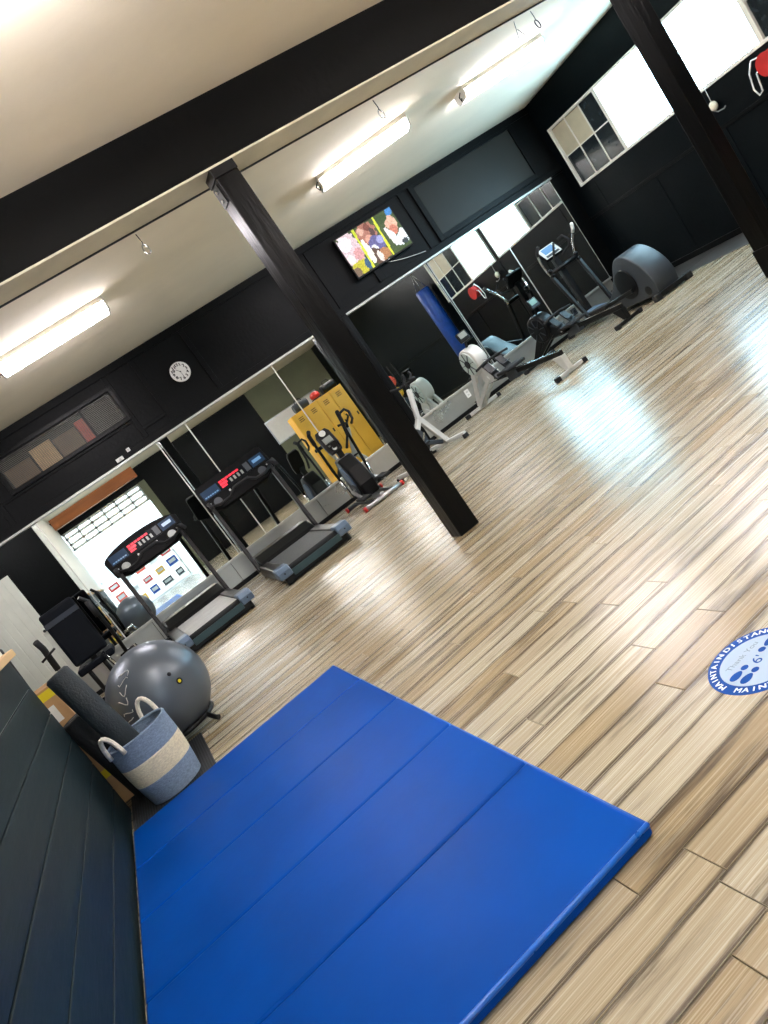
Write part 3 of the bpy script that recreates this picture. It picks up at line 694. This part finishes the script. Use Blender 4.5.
for s in (-1, 1):
    G().cyl((s*.105, .0, .22), (s*.135, .0, .22), .075, 20).build('crank_disc', 'charcoal', t); G().cyl((s*.135, .0, .22), (s*.145, .0, .22), .03, 12).build('crank_hub', 'chrome', t)
    G().bar((s*.16, -.30, .14+.04*s), (s*.16, .05, .22), .03, .03).build('pedal_arm', 'silver', t)
    G().box(s*.16-.06, s*.16+.06, -.42, -.12, .155+.04*s, .185+.04*s).build('pedal', 'black_rubber', t, bev=.01)
    G().tube([(s*.17, .12, .16), (s*.19, .10, .55), (s*.20, .04, .85), (s*.21, -.02, 1.02), (s*.20, -.08, 1.06)], .017, 10).build('lever_arm', 'black_metal', t)
    G().tube([(s*.205, .02, .90), (s*.21, -.02, 1.02), (s*.20, -.08, 1.06)], .024, 10).build('grip', 'black_rubber', t)
    G().tube([(s*.17, .12, .16), (s*.185, .11, .40)], .019, 10).build('arm_sleeve', 'chrome', t)
G().bar((0, .12, .58), (0, .10, .82), .07, .06, (0, 1, 0)).build('mast', 'black_metal', t, bev=.006)
tl = Matrix.Translation((-.02, .06, .70)) @ Matrix.Rotation(math.radians(-28), 4, 'X')
c = G().prism([(-.075, 0), (.075, 0), (.095, .10), (.095, .28), (.07, .335), (-.07, .335), (-.095, .28), (-.095, .10)], 0, .05, 'y', tl).build('console', 'black_plastic', t, bev=.012)
G().box(-.055, .055, -.004, .001, .14, .22, tl).build('display', 'lcd_grey', c); G().cyl(tuple(tl @ Vector((0, -.006, .285))), tuple(tl @ Vector((0, .01, .285))), .04, 18).build('fan_vent', 'pale_grey', c)
for i in range(3): G().box(-.045+i*.035, -.02+i*.035, -.004, .001, .09, .11, tl).build('key', 'lcd_grey', c)
G().cyl(tuple(tl @ Vector((0, -.006, .05))), tuple(tl @ Vector((0, .01, .05))), .03, 18).build('dial', 'silver', c)
G().tube([(.10, .10, .66), (.17, .02, .78), (.20, -.02, .98), (.235, -.02, 1.03), (.30, -.02, 1.04), (.33, -.02, .99), (.32, -.02, .90), (.28, 0, .86)], .016, 10).build('loop_handle', 'black_rubber', t)

# ---- spin bike half hidden by the post
t = thing('exercise_bike', 'grey framed exercise bike partly hidden behind the middle post', 'bike', (3.68, 8.10, 0), math.radians(-161.4))
# local +x runs from the visible base bar towards the part behind the post
for x in (0, .66):
    G().box(x-.03, x+.03, -.31, .31, .03, .075).build('base_bar', 'pale_grey', t, bev=.008)
    for s in (-1, 1): G().box(x-.035, x+.035, s*.30-.02, s*.30+.02, 0, .05).build('rubber_foot', 'black_rubber', t, bev=.006)
G().bar((0, 0, .06), (.19, 0, .48), .05, .07, (1, 0, 0)).build('front_tube', 'pale_grey', t, bev=.008)
G().bar((.19, 0, .46), (.66, 0, .08), .05, .06).build('main_tube', 'pale_grey', t, bev=.008)
G().bar((.19, 0, .46), (.05, 0, .80), .045, .055, (1, 0, 0)).build('head_tube', 'pale_grey', t, bev=.008)
G().bar((.12, .06, .10), (.52, .06, .30), .03, .05).build('brace', 'charcoal', t, bev=.006)
G().bar((.40, 0, .30), (.48, 0, .66), .05, .05, (1, 0, 0)).build('seat_tube', 'pale_grey', t, bev=.006)
G().cyl((.48, 0, .64), (.50, 0, .76), .018, 12).build('seat_post', 'chrome', t)
G().prism([(.64, .09), (.64, -.09), (.54, -.07), (.40, -.03), (.36, 0), (.40, .03), (.54, .07)], .76, .815, 'z').build('saddle', 'black_rubber', t, bev=.02, seg=3)
G().cyl((.42, -.03, .26), (.42, .03, .26), .17, 28).build('flywheel', 'charcoal', t); G().cyl((.42, -.045, .26), (.42, .045, .26), .05, 16).build('flywheel_hub', 'black_metal', t)
for s in (-1, 1):
    G().bar((.30, s*.075, .32), (.30+s*.12, s*.075, .32-s*.10), .02, .025).build('crank', 'chrome', t); G().box(.30+s*.12-.05, .30+s*.12+.05, s*.09, s*.17, .32-s*.10-.012, .32-s*.10+.012).build('pedal', 'black_rubber', t, bev=.005)
G().tube([(.06, 0, .78), (.03, 0, .87)], .022, 12).build('stem', 'black_metal', t)
G().tube([(.16, -.20, .90), (.07, -.20, .88), (.03, -.16, .86), (.03, .16, .86), (.07, .20, .88), (.16, .20, .90)], .017, 10).build('handlebar', 'black_rubber', t)
for s in (-1, 1): G().tube([(.03, s*.07, .86), (-.05, s*.06, .93), (-.04, s*.05, .97)], .016, 10).build('bar_end', 'black_rubber', t)

# ---- rowing machines (local +y to the flywheel)
def rower(loc, rz, lab, shell, leg_m, zf, L, rail_z, fr, mon_m):
    t = thing('rowing_machine', lab, 'rowing machine', loc, rz, 'rowing machines facing the mirrors')
    h = L/2
    for y, w in ((-h, .20), (h, .27)):
        b = G().bar((-w, y, .03), (w, y, .03), .04, .04).build('foot_bar', leg_m, t, bev=.006)
        for s in (-1, 1): G().box(s*w-.03, s*w+.03, y-.028, y+.028, 0, .052).build('foot_cap', 'black_rubber', t, bev=.006)
    G().prism([(-h-.03, .04), (-h+.03, .04), (-h+.14, rail_z-.02), (-h-.02, rail_z-.02)], -.035, .035).build('rear_leg', leg_m, t, bev=.008)
    yf = h-.42
    for s in (-1, 1): G().bar((s*.04, h, .04), (s*.06, yf+.02, zf-.05), .035, .085, (0, 1, 0)).build('front_leg', leg_m, t, bev=.008)
    for s in (-1, 1): G().bar((s*.045, h-.02, .05), (s*.05, yf-.16, rail_z+.10), .03, .05, (0, 1, 0)).build('brace', leg_m, t, bev=.006)
    G().bar((0, -h-.02, rail_z), (0, yf-.05, rail_z+.05), .05, .055).build('rail', 'black_metal', t, bev=.006)
    G().bar((0, -h-.02, rail_z+.031), (0, yf-.12, rail_z+.079), .035, .006).build('rail_track', 'chrome', t)
    f = G().cyl((-.085, yf, zf), (.085, yf, zf), fr, 36).build('flywheel_housing', shell, t, bev=.02, seg=3)
    G().cyl((-.10, yf, zf), (.10, yf, zf), fr*.82, 36).build('fan_guard', 'pale_teal' if shell == 'pale_grey' else 'black_plastic', f, bev=.004)
    for s in (-1, 1):
        G().cyl((s*.10, yf, zf), (s*.115, yf, zf), fr*.26, 20).build('hub_cap', 'black_plastic', f)
        for k in range(8): a = 2*PI*k/8; G().bar((s*.103, yf+fr*.26*math.cos(a), zf+fr*.26*math.sin(a)), (s*.103, yf+fr*.78*math.cos(a), zf+fr*.78*math.sin(a)), .006, .012, (1, 0, 0)).build('guard_spoke', 'charcoal', f)
    G().prism([(yf-.30, rail_z+.03), (yf-.30, rail_z+.12), (yf-.05, zf+.05), (yf+.05, zf-.02), (yf-.02, rail_z+.03)], -.05, .05).build('chain_box', shell, t, bev=.012)
    G().bar((0, yf-.02, zf+fr-.03), (0, yf-.10, zf+fr+.10), .03, .02, (0, 1, 0)).build('monitor_arm', 'black_plastic', t, bev=.004)
    tl = Matrix.Translation((0, yf-.11, zf+fr+.07)) @ Matrix.Rotation(math.radians(-15), 4, 'X')
    mo = G().box(-.075, .075, -.02, .02, 0, .13, tl).build('monitor', 'black_plastic', t, bev=.008); G().box(-.055, .055, -.023, -.019, .045, .115, tl).build('display', mon_m, mo)
    for s in (-1, 1):
        G().bar((s*.10, yf-.48, rail_z+.04), (s*.10, yf-.32, rail_z+.28), .10, .02, (0, -1, .6)).build('foot_plate', 'black_plastic', t, bev=.006)
        G().bar((s*.10-.055, yf-.44, rail_z+.16), (s*.10+.055, yf-.44, rail_z+.16), .03, .006).build('foot_strap', 'charcoal', t)
    G().cyl((-.14, yf-.42, rail_z+.08), (.14, yf-.42, rail_z+.08), .015, 10).build('axle', 'chrome', t)
    G().tube([(-.26, yf-.36, rail_z+.27), (-.10, yf-.34, rail_z+.29), (.10, yf-.34, rail_z+.29), (.26, yf-.36, rail_z+.27)], .015, 10).build('pull_handle', 'black_rubber', t)
    G().tube([(0, yf-.34, rail_z+.29), (0, yf-.06, zf-.02)], .005, 6).build('chain', 'chrome', t)
    ys_ = -.05
    G().box(-.05, .05, ys_-.10, ys_+.10, rail_z-.045, rail_z+.06).build('seat_carriage', 'charcoal', t, bev=.006)
    G().box(-.15, .15, ys_-.13, ys_+.13, rail_z+.075, rail_z+.115).build('seat', 'black_rubber', t, bev=.018, seg=3)
    return t
rower((4.755, 7.90, 0), math.radians(1), 'pale grey rowing machine with white flywheel right of the post', 'pale_grey', 'pale_grey', .60, 1.98, .235, .185, 'lcd_grey')
rower((5.90, 8.07, 0), math.radians(5), 'black rowing machine between white rower and elliptical', 'black_plastic', 'black_metal', .42, 1.74, .20, .185, 'lcd_green')

# ---- elliptical (local +y to the mirror, drive housing at the rear)
t = thing('elliptical_trainer', 'black elliptical trainer with rounded grey rear housing by right corner', 'elliptical', (6.71, 8.05, 0), math.radians(-7)); t.scale = (1.08, 1.08, 1.08)
key = [(-.90, .05), (-.93, .18), (-.89, .34), (-.79, .48), (-.66, .575), (-.54, .60), (-.44, .545), (-.32, .41), (-.17, .28), (.0, .17), (.05, .05)]
prof = []
for i in range(len(key)-1):
    p0, p1, p2, p3 = key[max(i-1, 0)], key[i], key[i+1], key[min(i+2, len(key)-1)]
    for k in range(4):
        u = k/4; prof.append(tuple(.5*((2*p1[c]) + (-p0[c]+p2[c])*u + (2*p0[c]-5*p1[c]+4*p2[c]-p3[c])*u*u + (-p0[c]+3*p1[c]-3*p2[c]+p3[c])*u**3) for c in (0, 1)))
prof.append(key[-1])
hg = G().prism(prof, -.15, .15); hg.sm = [False, False] + [True]*(len(hg.f)-2)
hs = hg.build('drive_housing', 'charcoal', t, bev=.05, seg=4)
for s in (-1, 1):
    G().cyl((s*.148, -.50, .29), (s*.165, -.50, .29), .17, 32).build('crank_cover', 'black_plastic', hs); G().cyl((s*.148, -.78, .13), (s*.156, -.78, .13), .05, 20).build('axle_cap', 'black_plastic', hs)
    G().bar((s*.19, -.50+.10*s, .29+.08*s), (s*.20, .42, .14), .035, .045).build('pedal_arm', 'black_metal', t, bev=.006)
    G().box(s*.20-.07, s*.20+.07, -.10, .27, .20+.03*s, .235+.03*s).build('pedal', 'black_rubber', t, bev=.012)
    G().bar((s*.20, .42, .14), (s*.22, .62, .80), .04, .05, (0, 1, 0)).build('swing_arm', 'black_metal', t, bev=.006)
    G().tube([(s*.22, .62, .80), (s*.23, .64, .88), (s*.26, .60, 1.0), (s*.29, .52, 1.12), (s*.27, .44, 1.19)], .016, 10).build('hand_lever', 'chrome', t)
    G().tube([(s*.285, .53, 1.10), (s*.29, .50, 1.13), (s*.27, .44, 1.19)], .021, 10).build('grip', 'black_rubber' if s < 0 else 'pale_grey', t)
    for z in (.80, .86): G().sphere((s*.21, .60, z), .030, 12, 8).build('pivot_knob', 'black_plastic', t)
    G().box(s*.22-.04, s*.22+.04, -.98, -.91, 0, .07).build('rear_foot', 'black_rubber', t, bev=.01)
    G().box(s*.26-.04, s*.26+.04, .88, .94, 0, .05).build('front_foot', 'black_rubber', t, bev=.01)
G().bar((-.22, -.945, .04), (.22, -.945, .04), .05, .05).build('rear_stabilizer', 'black_metal', t, bev=.006)
G().bar((-.28, .91, .04), (.28, .91, .04), .05, .05).build('front_stabilizer', 'black_metal', t, bev=.006)
G().bar((0, -.1, .07), (0, .93, .06), .08, .06).build('base_beam', 'black_metal', t, bev=.008)
G().prism([(.30, .09), (.36, .17), (.62, .20), (.78, .10)], -.09, .09).build('front_shroud', 'slate_blue', t, bev=.02)
G().bar((0, .66, .08), (0, .72, 1.0), .08, .07, (0, 1, 0)).build('mast', 'black_metal', t, bev=.01)
G().tube([(-.21, .60, .83), (.21, .60, .83)], .028, 12).build('pivot_axle', 'black_metal', t)
tl = Matrix.Translation((0, .66, .99)) @ Matrix.Rotation(math.radians(-38), 4, 'X')
c = G().prism([(-.12, 0), (.12, 0), (.15, .10), (.14, .20), (-.14, .20), (-.15, .10)], 0, .05, 'y', tl).build('console', 'console_black', t, bev=.012)
G().box(-.125, .125, -.003, .001, .01, .19, tl).build('face_plate', 'pale_grey', c)
G().box(-.085, .085, -.005, .001, .075, .175, tl).build('display', 'lcd_blue', c); G().box(-.10, .10, -.005, .001, .02, .055, tl).build('keypad', 'charcoal', c)
G().tube([(-.06, .62, .95), (-.12, .50, .99), (-.11, .44, 1.06), (-.06, .46, 1.12)], .014, 10).build('pulse_handle', 'black_rubber', t)
G().tube([(.06, .62, .95), (.13, .50, .99), (.13, .44, 1.06), (.09, .46, 1.14), (.05, .52, 1.13)], .014, 10).build('pulse_handle', 'black_rubber', t)

# ---- padded machine at the left
t = thing('weight_machine', 'weight machine with tall navy padded backrest at far left', 'machine', (-.72, 7.9, 0), 0)
G().box(-.175, .175, -.03, .05, .52, 1.12, Matrix.Rotation(math.radians(-6), 4, 'X')).build('backrest', 'navy', t, bev=.03, seg=3)
G().box(-.176, .176, -.034, .0, .97, 1.02, Matrix.Rotation(math.radians(-6), 4, 'X')).build('backrest_band', 'navy_band', t)
G().tube([(.06, .02, .50), (.06, .10, .08)], .022, 10).build('strut', 'black_metal', t); G().tube([(-.10, .02, .50), (-.10, .10, .08)], .022, 10).build('strut', 'black_metal', t)
G().bar((0, .15, .46), (0, .22, 1.10), .06, .05, (0, 1, 0)).build('back_post', 'black_metal', t, bev=.006)
G().bar((0, .60, .05), (0, -.25, .05), .07, .06).build('base_beam', 'black_metal', t, bev=.006)
G().bar((-.35, -.25, .04), (.35, -.25, .04), .06, .06).build('cross_foot', 'black_metal', t, bev=.006); G().bar((-.35, .60, .04), (.35, .60, .04), .06, .06).build('cross_foot', 'black_metal', t, bev=.006)
G().box(-.19, .19, -.02, .40, .42, .49).build('seat_pad', 'navy', t, bev=.02, seg=3); G().bar((0, .10, .06), (0, .10, .43), .06, .06, (0, 1, 0)).build('seat_post', 'silver', t)
G().tube([(.26, .12, .30), (.28, .08, .62), (.27, .02, .98), (.23, .0, 1.05)], .02, 10).build('lever_arm', 'black_metal', t); G().tube([(.27, .02, .80), (.27, .02, .98)], .03, 10).build('foam_grip', 'black_rubber', t)
G().tube([(.20, .15, .34), (.36, .10, .36), (.42, -.10, .12), (.42, -.22, .07)], .02, 10).build('side_tube', 'chrome', t)
G().tube([(.10, -.06, .50), (.15, -.22, .30), (.20, -.28, .08)], .018, 10).build('side_tube', 'chrome', t)
G().tube([(-.30, .10, .30), (-.30, .02, .55), (-.29, -.05, .82)], .018, 10).build('lever_arm', 'chrome', t)
G().tube([(-.30, -.0, .62), (-.28, -.06, .86), (-.29, -.10, .95)], .03, 10).build('foam_grip', 'black_rubber', t)
G().tube([(-.36, -.06, .76), (-.20, -.06, .80)], .012, 8).build('cross_pin', 'black_metal', t)
for x in (.14, .26): G().cyl((x, -.05, .22), (x+.06, -.05, .22), .07, 18).build('roller_pad', 'black_rubber', t)
G().cyl((.04, -.05, .22), (.36, -.05, .22), .014, 10).build('roller_axle', 'chrome', t)

# ---- stability ball on its ring stand
bc = Vector((-.285, 5.05, .345))
t = thing('stability_ball', 'large shiny grey exercise ball beside the striped basket', 'ball', tuple(bc))
sh = G(); sh.sphere((0, 0, 0), .318, 48, 32); sh.build('shell', 'ball_grey', t)
G().lathe([(.012, .0), (.012, .006), (.0, .008)], 14, Matrix.Rotation(math.radians(72), 4, 'X') @ Matrix.Translation((.12, 0, .293)), True).build('valve_plug', 'black_rubber', t)
dv = (Vector((0, 0, CAM_H))-bc).normalized(); sd = dv.cross(Vector((0, 0, 1))).normalized()
def ball_pt(a, b):
    v = (dv + rgt*a + upv*b).normalized(); return v
v = ball_pt(.50, .26); q = v.to_track_quat('Z', 'Y').to_matrix().to_4x4()
G().lathe([(.020, .3185), (.016, .3195)], 20, q).build('logo_ring', 'black_plastic', t); G().lathe([(.011, .3192), (.010, .3200)], 16, q).build('logo', 'yellow_tape', t)
for i in range(6):
    v = ball_pt(-.80+.06*i-.03*(i % 2), .40-.20*i); q = v.to_track_quat('Z', 'Y').to_matrix().to_4x4() @ Matrix.Rotation(.6+i*.45, 4, 'Z')
    G().tube([tuple(q @ Vector((.03*math.sin(k*.9+i), .012*(k-2.5), math.sqrt(.3185**2-(.03*math.sin(k*.9+i))**2-(.012*(k-2.5))**2)))) for k in range(6)], .0025, 5).build('print_mark', 'pale_grey', t)
t = thing('ball_stand', 'black ring stand holding up the grey exercise ball', 'stand', (bc.x, bc.y, 0))
G().tube([(.20*math.cos(2*PI*k/28), .20*math.sin(2*PI*k/28), .075) for k in range(28)], .016, 10, True).build('ring', 'black_plastic', t)
for k in range(4):
    a = PI/4+k*PI/2; G().tube([(.20*math.cos(a), .20*math.sin(a), .075), (.25*math.cos(a), .25*math.sin(a), .03), (.27*math.cos(a), .27*math.sin(a), .02)], .016, 8).build('leg', 'black_plastic', t)

# ---- ribbed rubber mat under basket and ball
t = thing('rubber_mat', 'dark ribbed rubber mat under the basket and ball', 'mat', (-.49, 4.50, 0))
G().box(-.255, .255, -.42, .42, 0, .004).build('base', 'ribbed', t)
for i in range(34): G().box(-.25+i*.0149, -.25+i*.0149+.008, -.418, .418, .004, .0075).build('rib', 'black_rubber', t)

# ---- striped rope basket
bx, by = -.46, 4.34
t = thing('rope_basket', 'round blue and cream striped rope basket with two rope handles', 'basket', (bx, by, .0078))
def wall(z0, z1, m_, nm):
    def rad(z): return .150+.028*math.sin(min(1, z/.30)*PI*.55)
    n = 10; pr = [(rad(z0+(z1-z0)*i/n), z0+(z1-z0)*i/n) for i in range(n+1)]
    pr2 = [(r-.010, z) for r, z in reversed(pr)]
    g = G(); g.lathe(pr+pr2+[pr[0]], 40, None, False); return g.build(nm, m_, t)
wall(0, .125, 'basket_blue', 'lower_band'); wall(.125, .245, 'basket_cream', 'middle_band'); wall(.245, .365, 'basket_blue', 'upper_band')
G().lathe([(.149, .002), (.149, .012)], 40).build('bottom', 'basket_blue', t)
G().tube([(.171*math.cos(2*PI*k/40), .171*math.sin(2*PI*k/40), .365) for k in range(40)], .009, 8, True).build('rim', 'basket_blue', t)
def handle(a):
    c, s = math.cos(a), math.sin(a); pts = []
    for i in range(13):
        f = PI*i/12; w = .055*math.cos(f); z = .34+.125*math.sin(f)
        pts.append(((.178+.012*math.sin(f))*c-w*s, (.178+.012*math.sin(f))*s+w*c, z))
    G().tube(pts, .0125, 10).build('handle', 'rope', t)
handle(math.radians(226)); handle(math.radians(58))
def roller(p, q, r, lab):
    o = thing('foam_roller', lab, 'roller', p); d = Vector(q)-Vector(p)
    M = d.to_track_quat('Z', 'Y').to_matrix().to_4x4(); L = d.length
    G().lathe([(r-.012, 0), (r, .012), (r, L-.012), (r-.012, L)], 28, M).build('foam', 'foam', o); G().lathe([(r*.35, L-.002), (r*.35, L+.001)], 18, M).build('core', 'black_rubber', o)
roller((-.485, 4.37, .03), (-.600, 4.46, .86), .070, 'long charcoal foam roller standing in the striped basket')
roller((-.43, 4.27, .03), (-.395, 4.23, .34), .05, 'short black foam roller low inside the striped basket')

# ---- carton, rolls behind the wall corner
t = thing('tall_carton', 'tall brown carton with yellow tape behind the wall corner', 'box', (-.845, 4.87, .0078))
G().box(-.15, .155, -.13, .13, 0, .80).build('carton_body', 'carton', t, bev=.004)
G().box(-.15, .155, -.131, .131, .80, .803).build('flap', 'carton', t)
for z in (.18, .46, .74): G().box(-.151, .157, -.132, .132, z, z+.05).build('tape', 'yellow_tape', t)
G().box(.155, .158, -.10, -.02, .62, .70).build('shipping_label', 'white_plastic', t); G().box(-.02, .10, -.133, -.13, .60, .70).build('shipping_label', 'white_plastic', t)
t = thing('rolled_mat', 'black rolled-up mat leaning behind the tall carton', 'mat roll', (-.98, 5.13, 0))
G().lathe([(.085, 0), (.09, .01), (.09, 1.12), (.085, 1.13)], 28, Matrix.Rotation(math.radians(3), 4, 'Y')).build('roll', 'black_rubber', t)
G().tube([(.092*math.cos(k*.3)+.02, .092*math.sin(k*.3), .85+.0005*k) for k in range(21)], .008, 6, False).build('strap', 'charcoal', t)
t = thing('dark_roller', 'short dark roller leaning between carton and basket', 'roller', (-.615, 4.60, .0078))
M = Matrix.Translation((0, 0, .013)) @ Matrix.Rotation(math.radians(-8), 4, 'Y')
G().lathe([(.07, 0), (.078, .012), (.078, .57), (.07, .582)], 28, M).build('foam', 'black_rubber', t); G().lathe([(.03, .58), (.03, .584)], 16, M).build('core', 'charcoal', t)

# ---- things in the part of the room that the mirrors show
t = thing('punching_bag', 'long blue punching bag hanging by the right wall, seen in mirror', 'punching bag', (7.90, 4.42, .62))
G().lathe([(.13, 0), (.155, .03), (.155, 1.52), (.14, 1.55)], 28).build('bag', 'bag_blue', t); 
for k in range(3): a = 2*PI*k/3; G().tube([(.13*math.cos(a), .13*math.sin(a), 1.55), (0, 0, 1.95)], .006, 6).build('chain', 'chrome', t)
G().tube([(0, 0, 1.95), (0, 0, zc(4.42)-.62)], .012, 8).build('hanger', 'black_metal', t)
labs = ['leftmost', 'second', 'third', 'fourth']
for i in range(4):
    o = thing('yellow_locker', ('%s yellow locker from the left in the row seen in the mirror' if i else '%s yellow locker in the row seen in the mirror') % labs[i], 'locker', (5.75-i*.34, 2.5, 0), group='yellow lockers')
    G().box(-.168, .168, -.2, .2, 0, 1.66).build('cabinet', 'yellow', o, bev=.004)
    d_ = G().box(-.155, .155, .2, .215, .06, 1.63).build('door', 'yellow', o, bev=.003); G().box(.10, .125, .215, .235, .88, .96).build('handle', 'black_plastic', d_)
    for z in (1.45, 1.49, 1.53): G().box(-.06, .06, .2145, .217, z, z+.015).build('vent_slot', 'black_plastic', d_)
for x, m_, lab, kind in ((5.72, 'black_plastic', 'black kit bag on the leftmost yellow locker', 0), (5.35, 'red', 'red helmet on top of the yellow lockers', 1), (4.95, 'charcoal', 'charcoal kit bag on the rightmost lockers', 0)):
    if kind:
        o = thing('helmet', lab, 'helmet', (x, 2.5, 1.66)); G().sphere((0, 0, .10), .12, 20, 12, (1, 1, .8)).build('shell', m_, o); G().tube([(.125*math.cos(a*.2), .125*math.sin(a*.2), .03) for a in range(16)], .012, 8).build('brim', 'black_plastic', o)
    else:
        o = thing('kit_bag', lab, 'bag', (x, 2.5, 1.66)); G().lathe([(.09, -.18), (.10, -.15), (.10, .15), (.09, .18)], 20, Matrix.Translation((0, 0, .1)) @ Matrix.Rotation(PI/2, 4, 'Y')).build('bag_body', m_, o); G().tube([(-.10, 0, .18), (-.06, 0, .26), (.06, 0, .26), (.10, 0, .18)], .01, 8).build('strap', 'black_rubber', o)
t = thing('white_board', 'white noticeboard on the olive wall behind the lockers', 'board', (6.5, YR+.02, 1.9))
G().box(-.9, .9, -.015, .015, -.35, .35).build('surface', 'white_plastic', t); 
for a in ((-.93, .93, .35, .38), (-.93, .93, -.38, -.35), (-.93, -.9, -.35, .35), (.9, .93, -.35, .35)): G().box(a[0], a[1], -.018, .025, a[2], a[3]).build('frame_bar', 'silver', t)
t = thing('ball_rack', 'black upright ball rack beside the right wall, seen in mirror', 'rack', (6.45, 3.75, 0))
for x in (-.2, .2):
    for y in (-.15, .15): G().cyl((x, y, 0), (x, y, 1.35), .015, 10).build('upright', 'black_metal', t)
for z in (.35, .62, .89): 
    for y in (-.13, .13): G().cyl((-.2, y, z), (.2, y, z), .012, 8).build('shelf_rod', 'black_metal', t)
for z, m_, lab in ((.89, 'orange_red', 'orange-red medicine ball on the top shelf of ball rack'), (.62, 'yellow', 'yellow medicine ball on the middle shelf of ball rack'), (.35, 'charcoal', 'charcoal medicine ball on the lowest shelf of ball rack')):
    o = thing('medicine_ball', lab, 'ball', (6.45, 3.75, z+.14), group='medicine balls on the rack')
    G().sphere((0, 0, 0), .128, 24, 16).build('shell', m_, o); G().tube([(.128*math.cos(2*PI*k/24), .128*math.sin(2*PI*k/24), 0) for k in range(24)], .004, 6, True).build('seam', 'black_rubber', o)
# yard shelf with goods beyond the doorway
t = thing('yard_shelf', 'white metal shelf of goods in the yard beyond the doorway', 'shelf', (.35, -5.3, -.02))
for x in (-1.1, 1.1):
    for y in (-.2, .2): G().box(x-.02, x+.02, y-.02, y+.02, 0, 1.45).build('upright', 'white_paint', t)
for z in (.12, .50, .88, 1.28): G().box(-1.12, 1.12, -.22, .22, z, z+.03).build('shelf_board', 'white_paint', t)
cl = ['red', 'white_plastic', 'charcoal', 'yellow', 'orange_red', 'pale_grey', 'bag_blue', 'white_plastic', 'red', 'charcoal']
nm = {'red': 'red', 'white_plastic': 'white', 'charcoal': 'charcoal', 'yellow': 'yellow', 'orange_red': 'orange', 'pale_grey': 'pale grey', 'bag_blue': 'blue'}
ords = ['leftmost', 'second', 'middle', 'fourth', 'rightmost']
for j, z in enumerate((.15, .53, .91)):
    for i in range(5):
        m_ = cl[(i*3+j*4) % 10]; w = random.uniform(.10, .16); h = random.uniform(.14, .24); x = -.88+i*.44
        o = thing('goods_box', '%s goods box, %s in its row on the %s shelf in the yard' % (nm[m_], ords[i], ('lowest', 'middle', 'upper')[j]), 'box', (.35+x, -5.3, z-.02), group='goods on the yard shelf')
        G().box(-w, w, -.1, .1, 0, h).build('body', m_, o, bev=.005); G().box(-w*.7, w*.7, .1, .103, h*.3, h*.75).build('front_label', 'pale_grey' if m_ != 'pale_grey' else 'red', o)
